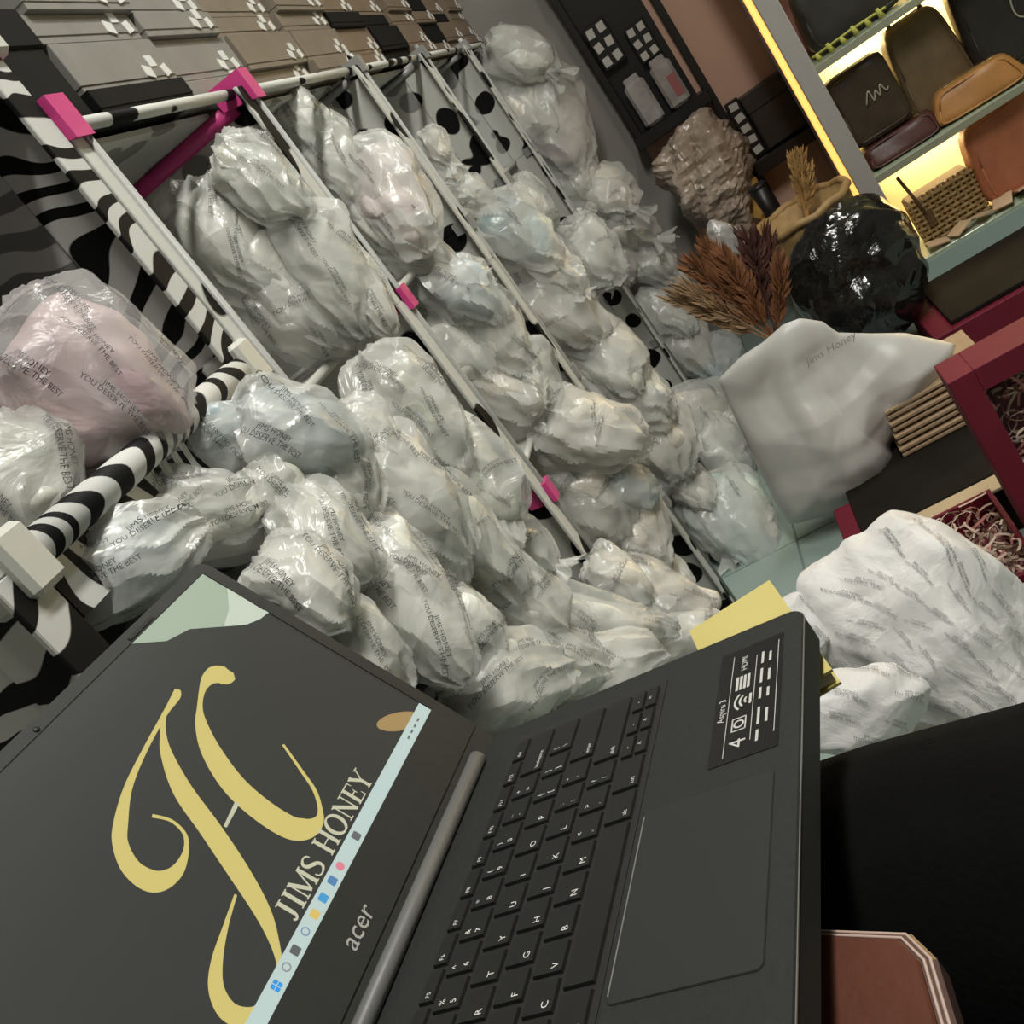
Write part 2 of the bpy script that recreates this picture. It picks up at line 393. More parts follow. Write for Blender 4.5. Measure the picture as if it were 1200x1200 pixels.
def parcel(name, c, R, abc, m, seed, n=22, shell=None, amp=.010, lam=.075, e=2.7, stamps=4, tw=.052, ruffle=0, taper=.25, ink=INK, K=60, cut=.74):
    """crumpled film parcel: R columns are its own axes, abc its half sizes"""
    r = np.random.default_rng(seed); a = np.array(abc)
    st = int(r.integers(1 << 30))
    kn = r.normal(size=(K, 3)); kn /= np.linalg.norm(kn, axis=1)[:, None]
    kh = (np.abs(kn) ** (e / (e - 1))).sum(1) ** ((e - 1) / e) * r.uniform(cut, .98, K)
    def surf(D, off=0.0):
        q = np.random.default_rng(st)
        rad = (np.abs(D) ** e).sum(1) ** (-1 / e)
        dn = D @ kn.T
        pl = np.where(dn > .05, kh / np.maximum(dn, .05), 9)
        pl.sort(axis=1)
        rad = np.minimum(rad, .8 * pl[:, 0] + .2 * np.minimum(pl[:, 1], 1.4))      # flat facets meeting in creases
        P = D * rad[:, None] * a
        tp = 1 - taper * P[:, 0] / a[0]
        P[:, 1] *= tp; P[:, 2] *= .5 + .5 * tp
        P[:, 1] += .10 * a[1] * np.sin(P[:, 0] / a[0] * 2.2 + q.uniform(0, 6))
        Nn = D / a; Nn /= np.linalg.norm(Nn, axis=1)[:, None]
        k = min(1.0, a.min() / .05)
        h = crumple(P, q, amp * .35 * k, lam * .8, 5) + crumple(P, q, amp * .28 * k, lam * .33, 5)
        return P + Nn * (h + off)[:, None]
    core = surf
    if shell:
        K2 = 30
        kn2 = r.normal(size=(K2, 3)); kn2 /= np.linalg.norm(kn2, axis=1)[:, None]
        kh2 = (np.abs(kn2) ** (e / (e - 1))).sum(1) ** ((e - 1) / e) * r.uniform(.88, 1.03, K2)
        npl = int(r.integers(7, 12)); ph = r.uniform(0, 6, 3)
        def surf(D, off=0.0):
            q = np.random.default_rng(st + 1)
            rad = 1.10 * (np.abs(D) ** e).sum(1) ** (-1 / e)
            dn = D @ kn2.T
            pl = np.where(dn > .05, kh2 / np.maximum(dn, .05), 9)
            rad = np.minimum(rad, pl.min(1))
            P = D * rad[:, None] * a
            tp = 1 - taper * P[:, 0] / a[0]
            P[:, 1] *= tp; P[:, 2] *= .5 + .5 * tp
            P[:, 1] += .10 * a[1] * np.sin(P[:, 0] / a[0] * 2.2 + ph[0])
            Nn = D / a; Nn /= np.linalg.norm(Nn, axis=1)[:, None]
            k = min(1.0, a.min() / .05)
            th = np.arctan2(D[:, 2], D[:, 1]) / (2 * math.pi)
            wob = .35 * np.sin(D[:, 0] * 5 + ph[1]) + .2 * np.sin(D[:, 0] * 11 + ph[2])
            pleat = tri(th * npl + wob * .6) ** 2 * np.clip(.35 + .75 * np.abs(D[:, 0]), 0, 1)
            h = amp * k * (.9 * pleat - .25) + crumple(P, q, amp * .38 * k, lam * 1.1, 5) + crumple(P, q, amp * .17 * k, lam * .45, 4)
            return P + Nn * (h + off)[:, None]
    D, Fc = cubesphere(n)
    P = surf(D)
    me = bpy.data.meshes.new(name); me.from_pydata(P.tolist(), [], Fc); me.update(); me.materials.append(m); me.shade_smooth(); me.set_sharp_from_angle(angle=math.radians(24))
    o = link(name, me)
    MM = Matrix([[*R[0], c[0]], [*R[1], c[1]], [*R[2], c[2]], [0, 0, 0, 1]])
    o.matrix_world = MM
    if shell:
        D2, F2 = cubesphere(max(10, n // 2))
        ce = bpy.data.meshes.new('contents'); ce.from_pydata((core(D2) * 1.0).tolist(), [], F2); ce.update(); ce.materials.append(shell); ce.shade_smooth()
        link('contents', ce, o)
    if stamps:
        base = r.uniform(-.5, .5) + (math.pi / 2 if r.uniform() < .4 else 0)
        spots = []
        for k in range(stamps * 10):
            if len(spots) >= stamps: break
            s = r.uniform(-.68, .68, 2)
            th = base + r.normal() * .2
            ca, sa = math.cos(th), math.sin(th)
            xy = TV * tw @ np.array([[ca, sa], [-sa, ca]]) + s * a[:2]
            rr = ((xy / a[:2]) ** 2).sum(1)
            if rr.max() > .94 or any(abs((s[0] - q[0]) * a[0]) < tw * .75 and abs((s[1] - q[1]) * a[1]) < tw * .4 for q in spots): continue
            spots.append(s)
            Q = surf(np.column_stack([xy / a[:2], np.sqrt(1 - rr)]), .0036)
            tm = bpy.data.meshes.new('printed_text'); tm.from_pydata(Q.tolist(), [], TF); tm.update(); tm.materials.append(ink)
            link('printed_text', tm, o)
    if ruffle:
        mb = MB(); nu, nv = 40, 6; vs = []; fs = []
        R0 = .35 * a[1]; L = ruffle
        ph = r.uniform(0, 6, 4); kk = r.integers(4, 8)
        for j in range(nv + 1):
            t = j / nv
            for i in range(nu):
                th = 2 * math.pi * i / nu
                rad = R0 * (1 - .5 * math.sin(min(1, t * 2.2) * math.pi / 2)) + L * .75 * t ** 1.3
                w = rad * (1 + t * (.30 * math.sin(kk * th + ph[0]) + .2 * math.sin(11 * th + ph[1])))
                x = a[0] * .86 + L * t * (1 + .25 * math.sin(3 * th + ph[2]) + .15 * math.sin(9 * th + ph[3]))
                vs.append((x, w * math.cos(th), .62 * w * math.sin(th)))
        for j in range(nv):
            for i in range(nu): fs.append((j * nu + i, j * nu + (i + 1) % nu, (j + 1) * nu + (i + 1) % nu, (j + 1) * nu + i))
        mb.add(vs, fs).build('film_ruffle', m, o, True)
    return o
def basis(u, v, ang, p, tilt=.45, r=None):
    """axes for something seen at pixel (u,v): thin side half way between the viewer and the open front"""
    view = unit(CAM - p)
    z = unit((1 - tilt) * view + tilt * np.array([0.05, -.85, .5]) + (r.normal(size=3) * .12 if r is not None else 0))
    d = math.cos(math.radians(ang)) * WM[0] + math.sin(math.radians(ang)) * WM[1]
    x = unit(d - (d @ z) * z); y = np.cross(z, x)
    return np.column_stack([x, y, z])
# pixel centre, long and short side in pixels, direction, distance from the camera's wall-parallel plane, tint, options
BAGS = {
 'zebra': [
    (110, 455, 255, 225, 15, .56, 'pink', dict(amp=.008, stamps=6, film_alpha='CLEAR2', lam=.11)),
    (28, 565, 190, 130, 75, .50, 'grey', dict(stamps=3, x=.56)),
 ],
 'under': [
    (262, 515, 150, 105, -35, .52, 'blue', dict(y=.45)),
    (128, 658, 235, 140, -30, .475, 'blue', {}),
    (228, 606, 230, 135, -25, .47, 'white', {}),
    (325, 590, 120, 95, 40, .45, 'grey', dict(y=.43)),
 ],
 'heap': [
    (430, 520, 130, 90, 55, .45, 'grey', {}),
    (500, 640, 130, 80, 45, .45, 'white', {}),
    (545, 735, 120, 90, 40, .45, 'white', {}),
    (570, 610, 120, 70, 45, .45, 'white', {}),
    (352, 512, 170, 125, 12, .46, 'blue', dict(amp=.012)),
    (484, 482, 180, 115, 48, .50, 'grey', {}),
    (540, 545, 210, 112, 50, .485, 'grey', {}),
    (470, 580, 220, 140, 48, .45, 'white', dict(stamps=5)),
    (540, 635, 190, 110, 42, .455, 'grey', {}),
    (605, 640, 100, 80, 30, .47, 'white', dict(ruffle=.03)),
    (385, 630, 160, 110, 50, .43, 'grey', {}),
    (355, 690, 150, 120, 30, .44, 'white', {}),
    (455, 660, 190, 100, 50, .425, 'white', {}),
    (480, 730, 210, 125, 48, .42, 'white', dict(stamps=5, amp=.007)),
    (420, 760, 150, 100, 40, .43, 'grey', {}),
    (605, 705, 150, 110, 40, .43, 'white', {}),
    (590, 800, 180, 130, -25, .40, 'white', dict(stamps=5)),
    (640, 770, 160, 100, 10, .42, 'white', {}),
    (400, 560, 130, 100, 60, .45, 'white', {}),
 ],
 'bright': [
    (700, 730, 210, 85, -8, .44, 'white', dict(stamps=2)),
    (775, 705, 150, 90, 15, .46, 'cream', dict(stamps=2)),
    (700, 785, 190, 90, -22, .42, 'white', dict(stamps=2)),
    (790, 750, 140, 80, -20, .44, 'white', dict(stamps=2)),
    (725, 680, 100, 70, 40, .47, 'cream', dict(stamps=1, ruffle=.03)),
 ],
 'Atop': [
    (430, 350, 120, 60, 58, .53, 'cream', dict(stamps=2)),
    (300, 365, 110, 70, 40, .53, 'grey', dict(stamps=2)),
    (305, 213, 140, 90, 40, .60, 'grey', {}),
    (278, 288, 190, 120, 52, .555, 'grey', dict(stamps=5)),
    (384, 318, 180, 100, 57, .60, 'grey', dict(stamps=4)),
    (340, 328, 190, 105, 55, .55, 'white', {}),
    (237, 300, 120, 60, 60, .52, 'grey', dict(stamps=2)),
    (350, 365, 170, 110, 30, .53, 'cream', dict(stamps=5)),
    (420, 395, 120, 40, 22, .52, 'cream', dict(stamps=1)),
 ],
 'Btop': [
    (362, 148, 95, 60, 40, .56, 'white', dict(stamps=2)),
    (392, 190, 120, 70, 62, .55, 'white', dict(stamps=2)),
    (458, 232, 185, 100, 58, .60, 'rose', dict(stamps=3)),
    (432, 245, 150, 60, 55, .53, 'white', dict(stamps=2)),
    (492, 300, 110, 65, 30, .53, 'white', dict(stamps=1, ruffle=.05)),
 ],
 'Bmid': [
    (520, 395, 90, 60, 55, .53, 'white', dict(stamps=1)),
    (655, 485, 90, 60, 45, .53, 'grey', dict(stamps=1)),
    (548, 345, 110, 90, 50, .60, 'blue', dict(stamps=1)),
    (545, 405, 130, 100, 52, .545, 'white', dict(stamps=2)),
    (588, 392, 120, 75, 52, .58, 'cream', dict(stamps=1)),
    (580, 445, 170, 95, 52, .53, 'cream', dict(stamps=3)),
    (625, 452, 120, 75, 55, .56, 'grey', dict(stamps=2)),
    (615, 490, 120, 70, 40, .52, 'cream', dict(stamps=1)),
 ],
 'Blow': [
    (690, 505, 150, 100, 5, .54, 'cream', dict(stamps=3)),
    (655, 545, 120, 60, 25, .53, 'cream', dict(stamps=2)),
    (690, 580, 130, 110, 50, .56, 'cream', dict(stamps=2)),
    (738, 572, 80, 60, 15, .52, 'blue', dict(stamps=1)),
    (745, 618, 120, 90, 62, .55, 'cream', dict(stamps=2)),
    (715, 645, 110, 75, 50, .54, 'cream', dict(stamps=1)),
    (770, 670, 110, 70, 40, .52, 'cream', dict(stamps=1)),
 ],
 'C': [
    (512, 172, 55, 38, 50, .58, 'cream', dict(stamps=0, ruffle=.03)),
    (525, 207, 55, 40, 50, .56, 'cream', dict(stamps=0, ruffle=.03)),
    (553, 237, 75, 55, 30, .57, 'white', dict(stamps=1, ruffle=.03)),
    (622, 245, 80, 60, 40, .58, 'white', dict(stamps=1, ruffle=.04, x=2.62)),
    (607, 275, 125, 85, 40, .57, 'teal', dict(stamps=2)),
    (650, 318, 90, 70, 50, .55, 'cream', dict(stamps=1, ruffle=.03)),
    (662, 365, 130, 100, 48, .56, 'cream', dict(stamps=3)),
    (712, 425, 120, 90, 55, .57, 'white', dict(stamps=2)),
    (705, 455, 130, 60, 12, .54, 'white', dict(stamps=2)),
    (745, 460, 110, 80, 40, .56, 'white', dict(stamps=2)),
    (765, 515, 130, 105, 55, .54, 'cream', dict(stamps=3)),
    (760, 560, 80, 50, 30, .53, 'blue', dict(stamps=1)),
 ],
 'D': [
    (672, 205, 80, 70, 60, .56, 'white', dict(stamps=1, ruffle=.05)),
    (712, 228, 90, 75, 60, .60, 'cream', dict(stamps=1, ruffle=.06)),
    (683, 250, 100, 75, 55, .54, 'white', dict(stamps=1)),
    (735, 265, 80, 70, 30, .58, 'cream', dict(stamps=1, ruffle=.06)),
    (690, 298, 100, 85, 50, .53, 'white', dict(stamps=2, ruffle=.03, x=2.68)),
    (725, 305, 70, 75, 60, .56, 'rose', dict(stamps=1)),
    (768, 310, 60, 55, 30, .58, 'white', dict(stamps=0, ruffle=.06)),
    (780, 365, 90, 70, 50, .56, 'white', dict(stamps=2)),
    (805, 400, 100, 70, 60, .55, 'cream', dict(stamps=1)),
    (838, 425, 70, 80, 60, .54, 'blue', dict(stamps=0, ruffle=.05)),
 ],
 'low': [
    (828, 505, 130, 110, 55, .52, 'cream', dict(stamps=3, x=2.6)),
    (852, 540, 110, 70, 70, .50, 'white', dict(stamps=2, x=2.45)),
    (872, 625, 150, 95, 68, .47, 'cyan', dict(stamps=2, ruffle=.05)),
    (828, 612, 90, 60, 60, .50, 'cyan', dict(stamps=0, ruffle=.05)),
    (905, 655, 90, 65, 60, .44, 'cyan', dict(stamps=1)),
    (815, 575, 70, 50, 50, .53, 'white', dict(stamps=1)),
 ],
 'E': [
    (612, 68, 95, 85, 40, .60, 'white', dict(stamps=0, ruffle=.06)),
    (622, 125, 130, 90, 60, .60, 'cream', dict(stamps=1)),
    (650, 145, 150, 100, 62, .55, 'rose', dict(stamps=1)),
    (598, 100, 80, 60, 50, .62, 'white', dict(stamps=0)),
    (645, 190, 60, 55, 50, .58, 'white', dict(stamps=0)),
 ],
}
WHERE = {
 'under': 'below the zebra-striped rim', 'heap': 'in the heap behind the laptop', 'bright': 'beside the laptop keyboard edge',
 'Atop': 'in the cubicle beside the zebra shelf', 'Btop': 'in the cubicle right of the pink rod', 'Bmid': 'right of the middle pink clip',
 'Blow': 'right of the lowest pink clip', 'C': 'in the third cow-print column', 'D': 'in the fourth cow-print column', 'low': 'at the shelf foot by the carrier bag',
 'E': 'at the shelf end by the wall'}
TN = {'white': 'white', 'grey': 'pale grey', 'cream': 'cream', 'blue': 'bluish', 'cyan': 'pale cyan', 'pink': 'pinkish', 'teal': 'teal-bottomed', 'rose': 'rosy'}
SECX = {'zebra': .665, 'under': .70, 'heap': 1.02, 'bright': 1.12, 'Atop': 1.12, 'Btop': 1.60, 'Bmid': 1.60, 'Blow': 1.60, 'C': 2.12, 'D': 3.20, 'low': 2.10, 'E': 3.22}
SECY = {'under': .465, 'heap': .405, 'bright': .415}
seed = 100
for sec, L in BAGS.items():
    order = sorted(range(len(L)), key=lambda i: (L[i][1], L[i][0]))
    for i, (u, v, l, w, ang, y, tint, opt) in enumerate(L):
        seed += 1
        r = np.random.default_rng(seed + 5000)
        opt = dict(opt); xc = opt.pop('x', None); yc = opt.pop('y', SECY.get(sec))
        p = at(u, v, 0, xc) if xc else at(u, v, 1, yc) if yc else at(u, v, 0, SECX[sec]); p[2] = max(p[2], .05); dd = depth(p); k = dd / F
        a = l * k / 2 * .91; b = w * k / 2 * .91; cth = min(b * .8, .075)
        R = basis(u, v, ang, p, .45, r)
        far = dd > 1.6
        o = dict(stamps=6, n=18 if far else 30, lam=.085 if not far else .10, amp=.010 if not far else .013)
        o.update(opt)
        fa = {'CLEAR2': CLEAR2}.get(o.pop('film_alpha', None), CLEAR)
        ob = parcel('wrapped_parcel', p, R, (a, b, cth), fa, seed, shell=FILM[tint], **o)
        if sec == 'zebra':
            lab = ['large pinkish handbag parcel in printed clear film inside the zebra cubicle', 'pale clear-film parcel at the left edge of the zebra cubicle'][i]
        else:
            lab = '%s plastic-wrapped parcel, %s from top %s' % (TN[tint], ORD[order.index(i)], WHERE[sec])
        tag(ob, lab, 'parcel', 'plastic-wrapped parcels on the shelving')

# ------------------------------------------------------------------ laptop
LO = np.array([.47280336, .08747151, .78008759])
LR = np.array([[.9900102, .12930577, .05621221], [-.12995775, .99148656, .00808655], [-.05468801, -.01531098, .9983861]])
lap = thing('laptop', 'open black laptop showing a gold monogram, resting on the black lap', 'laptop', LO)
lap.matrix_world = Matrix([[*LR[0], LO[0]], [*LR[1], LO[1]], [*LR[2], LO[2]], [0, 0, 0, 1]])
LW, LD = .328, .232
deck_m = noisy('laptop_deck', (.019, .020, .0195), (.024, .025, .0245), 300, .6, .06, 900, spec=.25)
key_m = mat('key_black', (.006, .006, .006), .5)
leg_m = mat('key_legend', (.62, .62, .60), .5)
bez_m = noisy('bezel_black', (.018, .020, .019), (.022, .024, .023), 200, .5)
hng_m = mat('hinge_grey', (.13, .132, .128), .45)
trk_m = mat('touchpad_dark', (.017, .018, .0175), .5)
edge_m = mat('cut_edge', (.42, .42, .40), .3, metal=.7)
def rounded(x0, x1, y0, y1, r, seg=6):
    P = []
    for cx, cy, a0 in ((x1 - r, y1 - r, 0), (x0 + r, y1 - r, 90), (x0 + r, y0 + r, 180), (x1 - r, y0 + r, 270)):
        for k in range(seg + 1):
            a = math.radians(a0 + 90 * k / seg); P.append((cx + r * math.cos(a), cy + r * math.sin(a)))
    return P
def slab(outline, z0, z1, top=0.0):
    """prism from an outline; top: inward chamfer at the upper edge"""
    n = len(outline); mb = MB(); c = np.mean(outline, 0)
    vs = [(x, y, z0) for x, y in outline] + [(x, y, z1 - top) for x, y in outline]
    fs = [(i, (i + 1) % n, n + (i + 1) % n, n + i) for i in range(n)]
    if top:
        for x, y in outline:
            d = np.array([x, y]) - c; d = d / (np.linalg.norm(d) + 1e-9)
            vs.append((x - top * d[0], y - top * d[1], z1))
        fs += [(n + i, n + (i + 1) % n, 2 * n + (i + 1) % n, 2 * n + i) for i in range(n)]
        fs.append(tuple(range(2 * n, 3 * n)))
    else: fs.append(tuple(range(n, 2 * n)))
    fs.append(tuple(reversed(range(n))))
    return mb.add(vs, fs)
base = slab(rounded(-LW, 0, 0, LD, .009), -.0185, 0, .0007).build('base', deck_m, lap)
slab(rounded(-LW - .0003, .0003, -.0004, LD, .009), -.0022, -.0014).build('edge_trim', edge_m, lap)
# keyboard well, keys with legends
slab(rounded(-.312, -.0165, .0828, .1895, .003), .0001, .0005).build('keyboard_well', mat('key_well', (.014, .014, .014), .5), lap)
U = .0190
rows = [
    (.0865, .0160, [('ctrl', 1.5), ('fn', 1), ('win', 1), ('alt', 1.25), ('', 4.75), ('alt', 1.15), ('ctrl', 1.35), ('arrow', 1), ('arrow', 1), ('arrow', 1)]),
    (.1050, .0160, [('shift', 2.25)] + [(c, 1) for c in 'ZXCVBNM'] + [('<  ,', 1), ('>  .', 1), ('?  /', 1), ('shift', 2.75)]),
    (.1234, .0160, [('caps lock', 1.75)] + [(c, 1) for c in 'ASDFGHJKL'] + [(':  ;', 1), ('"  \'', 1), ('enter', 2.25)]),
    (.1418, .0160, [('tab', 1.5)] + [(c, 1) for c in 'QWERTYUIOP'] + [('{  [', 1), ('}  ]', 1), ('|  \\', 1.5)]),
    (.1602, .0160, [('~  `', 1)] + [(a + '  ' + b, 1) for a, b in zip('!@#$%^&*()', '1234567890')] + [('_  -', 1), ('+  =', 1), ('backspace', 2)]),
    (.1786, .0090, [('esc', 1.07)] + [('F%d' % i, 1.07) for i in range(1, 13)] + [('del', 1.09)]),
]
_km = {}
def key_mesh(w, d):
    k = (round(w, 5), round(d, 5))
    if k not in _km:
        mb = MB(); h = .0016; c = .0012
        vs = [(x, y, 0) for x, y in ((0, 0), (w, 0), (w, d), (0, d))] + [(x, y, h) for x, y in ((c * .5, c * .5), (w - c * .5, c * .5), (w - c * .5, d - c * .5), (c * .5, d - c * .5))]
        mb.add(vs, [(3, 2, 1, 0), (4, 5, 6, 7), (0, 1, 5, 4), (1, 2, 6, 5), (2, 3, 7, 6), (3, 0, 4, 7)])
        me = bpy.data.meshes.new('key'); me.from_pydata(mb.v, [], mb.f); me.update(); me.materials.append(key_m); _km[k] = me
    return _km[k]
def legend(parent, txt, x, y, z, size, m=leg_m, name='legend', align='LEFT', shear=0):
    V, Fc = text2d(txt, align, 1.0, shear)
    mb = MB().add([(x + px * size, y + py * size, z) for px, py in V], Fc)
    return mb.build(name, m, parent)
XL = -.3075
for y, d, ks in rows:
    x = XL; tot = sum(w for _, w in ks); un = .2855 / tot
    for txt, w in ks:
        kw = w * un - .0026
        halves = [(y, d)] if txt != 'arrow' else [(y, d / 2 - .0006), (y + d / 2 + .0006, d / 2 - .0006)]
        for yy, dd in halves:
            o = link('key', key_mesh(kw, dd), lap); o.location = (x + .0013, yy, .0005)
            if txt and txt != 'arrow':
                big = len(txt) == 1
                if len(txt) == 4 and txt[1:3] == '  ':
                    legend(o, txt[0], .0028, dd - .0065, .0017, .0048); legend(o, txt[3], .0028, .0028, .0017, .0048)
                else:
                    legend(o, txt, .0022, .0028, .0017, .0036 if not big else .0052)
            elif txt == 'arrow':
                legend(o, '-' if yy > y else '^', .006, .0022, .0017, .005)
        x += w * un
# touchpad with its bright far edge
slab(rounded(-.2275, -.1236, .0115, .0800, .0035), .0001, .0003).build('touchpad_gap', key_m, lap)
slab(rounded(-.2270, -.1241, .0120, .0795, .0033), .0002, .0005).build('touchpad', trk_m, lap)
MB().bx(-.2235, -.1275, .0788, .0794, .0004, .0008).build('touchpad_bevel', edge_m, lap)
# sticker
stk = slab(rounded(-.1090, -.0185, .0105, .0475, .001), .0001, .0004).build('spec_sticker', mat('sticker_black', (.008, .008, .008), .35), lap)
sm = mat('sticker_print', (.50, .50, .48), .5)
for yy, x0, x1 in ((.0395, -.105, -.024), (.0255, -.098, -.030), (.0130, -.098, -.024)):
    MB().bx(x0, x1, yy - .00018, yy + .00018, .0004, .0005).build('sticker_rule', sm, stk)
legend(stk, 'Aspire 3', -.0775, .0415, .0005, .0055, sm, 'sticker_text')
legend(stk, '4', -.1005, .0280, .0005, .0130, sm, 'sticker_text')
def ring2(cx, cy, r, w, a0, a1, z, seg=10):
    vs = []; fs = []
    for k in range(seg + 1):
        a = math.radians(a0 + (a1 - a0) * k / seg)
        vs += [(cx + (r - w) * math.cos(a), cy + (r - w) * math.sin(a), z), (cx + r * math.cos(a), cy + r * math.sin(a), z)]
        if k: fs.append((2 * k - 2, 2 * k - 1, 2 * k + 1, 2 * k))
    return MB().add(vs, fs)
for k in range(3): ring2(-.0655, .0275, .0035 + .0028 * k, .0012, 45, 135, .0005).build('wireless_arc', sm, stk)
MB().bx(-.0695, -.0615, .0266, .0280, .0004, .0005).build('sticker_small_print', sm, stk)
MB().bx(-.088, -.078, .0285, .0292, .0004, .0005).bx(-.088, -.078, .0358, .0365, .0004, .0005).bx(-.088, -.0873, .0285, .0365, .0004, .0005).bx(-.0787, -.078, .0285, .0365, .0004, .0005).build('shield_icon', sm, stk)
ring2(-.083, .0325, .003, .001, 0, 360, .0005, 14).build('shield_icon', sm, stk)
for k in range(4): MB().bx(-.0555, -.0440, .0285 + .0022 * k, .0300 + .0022 * k, .0004, .0005).build('memory_icon', sm, stk)
legend(stk, 'HDMI', -.0395, .0310, .0005, .0050, sm, 'sticker_text')
for k, (x, w) in enumerate(((-.1005, .008), (-.0885, .013), (-.0690, .009), (-.0560, .012), (-.0395, .010))):
    MB().bx(x, x + w, .0212, .0226, .0004, .0005).build('sticker_small_print', sm, stk)
    if k: MB().bx(x, x + w * .8, .0168, .0182, .0004, .0005).build('sticker_small_print', sm, stk)
# hinge bar
MB().tube([(-.302, LD - .0145, .0045), (-.026, LD - .0145, .0045)], .0052, 12).build('hinge_bar', hng_m, lap, True)
# lid, in its own plane: lx along the hinge, ly up the screen
ANG = 1.12092; HY = LD - .0150
LX, LYv = np.array([1, 0, 0]), np.array([0, math.cos(ANG), math.sin(ANG)])
LN = np.cross(LX, LYv); LOo = np.array([0, HY, .0])
def lidp(x, y, z=0): return LOo + LX * x + LYv * y + LN * z
def lid_part(name, mb, m, parent, smooth=False):
    mb.v = [tuple(lidp(*p)) for p in mb.v]; return mb.build(name, m, parent, smooth)
lidb = lid_part('lid', slab(rounded(-LW, 0, -.004, .2185, .009), -.0068, .0), bez_m, lap)
bz = MB()
def frame2(x0, x1, y0, y1, X0_, X1_, Y0_, Y1_, z):
    o = [(x0, y0), (x1, y0), (x1, y1), (x0, y1)]; i = [(X0_, Y0_), (X1_, Y0_), (X1_, Y1_), (X0_, Y1_)]
    vs = [(*p, 0) for p in o] + [(*p, z) for p in o] + [(*p, z) for p in i] + [(*p, 0) for p in i]
    fs = []
    for k in range(4):
        j = (k + 1) % 4
        fs += [(k, j, 4 + j, 4 + k), (4 + k, 4 + j, 8 + j, 8 + k), (8 + k, 8 + j, 12 + j, 12 + k)]
    return MB().add(vs, fs)
SX0, SX1, SY0, SY1 = -.3185, -.0100, .0435, .2110
lid_part('bezel', frame2(-LW + .003, -.003, .014, .2155, SX0, SX1, SY0, SY1, .0011), bez_m, lap)
def emis(name, c, st=1.0):
    return mat(name, (.02, .02, .02), .35, emit=c, estr=st)
SCR = .55
scr = lid_part('screen', MB().bx(SX0, SX1, SY0, SY1, .0, .0004), emis('screen_dark', (.040, .043, .039), SCR), lap)
def flat(name, pts, m, z):
    n = len(pts); return lid_part(name, MB().add([(x, y, z) for x, y in pts], [tuple(range(n))]), m, scr)
def smooth_path(P, sub=8):
    P = np.array(P, float); n = len(P); out = []
    for i in range(n - 1):
        p0, p1, p2, p3 = P[max(i - 1, 0)], P[i], P[i + 1], P[min(i + 2, n - 1)]
        for k in range(sub):
            t = k / sub
            out.append(.5 * (2 * p1 + (p2 - p0) * t + (2 * p0 - 5 * p1 + 4 * p2 - p3) * t * t + (3 * p1 - p0 - 3 * p2 + p3) * t ** 3))
    out.append(P[-1]); return np.array(out)
def ribbon(P, z, sub=8):
    """P: rows of x, y, width -> mesh strip with rounded ends"""
    Q = smooth_path(P, sub) if sub > 1 else np.array(P, float)
    xy = Q[:, :2]; w = np.maximum(Q[:, 2], 1e-5) / 2
    t = np.gradient(xy, axis=0); t /= np.linalg.norm(t, axis=1)[:, None] + 1e-12
    nn = np.column_stack([-t[:, 1], t[:, 0]])
    A = xy + nn * w[:, None]; B = xy - nn * w[:, None]
    vs = []; fs = []
    for a, b in zip(A, B): vs += [(*a, z), (*b, z)]
    for i in range(len(A) - 1): fs.append((2 * i, 2 * i + 1, 2 * i + 3, 2 * i + 2))
    return MB().add(vs, fs)
gold = emis('screen_gold', (.62, .52, .16), 1.0)
ivory = emis('screen_ivory', (.55, .54, .38), 1.0)
LOw = LO + LR @ LOo; LXw = LR @ LX; LYw = LR @ LYv; LNw = LR @ LN
def px2lid(u, v):
    d = ray(u, v); s = ((LOw - CAM) @ LNw) / (d @ LNw); q = CAM + d * s - LOw; return np.array([q @ LXw, q @ LYw])
def zoom_stroke(pts):
    out = []
    for x, y, w in pts:
        u, v = 80 + x * .41667, 740 + y * .41667; p = px2lid(u, v)
        g = np.linalg.norm(px2lid(u + 1, v) - p) * .5 + np.linalg.norm(px2lid(u, v + 1) - p) * .5
        out.append((p[0], p[1], w * .41667 * g))
    return out
strokes = [
    [(306, 165, 14), (302, 185, 22), (270, 235, 13), (215, 335, 13), (168, 440, 22), (147, 540, 38), (146, 600, 42), (178, 668, 54), (240, 705, 66), (298, 682, 42), (328, 628, 18), (328, 575, 11), (290, 535, 9), (235, 520, 11)],
    [(268, 230, 9), (266, 290, 16), (277, 350, 32), (322, 450, 54), (400, 560, 60), (480, 680, 60), (545, 790, 48), (580, 880, 27), (594, 950, 14), (588, 1000, 8)],
    [(470, 742, 8), (442, 830, 15), (417, 930, 33), (416, 1010, 46), (452, 1073, 58), (515, 1085, 54), (575, 1050, 40)],
    [(466, 128, 20), (445, 128, 50), (418, 124, 56), (392, 138, 34), (376, 168, 16), (369, 215, 14), (374, 265, 32), (402, 340, 54), (462, 430, 66), (540, 502, 70), (620, 552, 70), (668, 556, 60), (700, 538, 32), (708, 508, 14), (692, 450, 11), (652, 390, 9), (603, 320, 7)],
    [(440, 552, 9), (474, 484, 13)],
]
def clip_y(P, ymin):
    return P
for k, st_ in enumerate(strokes):
    lid_part('monogram_stroke', ribbon(zoom_stroke(st_), .0006 + .00004 * k), gold if k != 4 else ivory, scr)
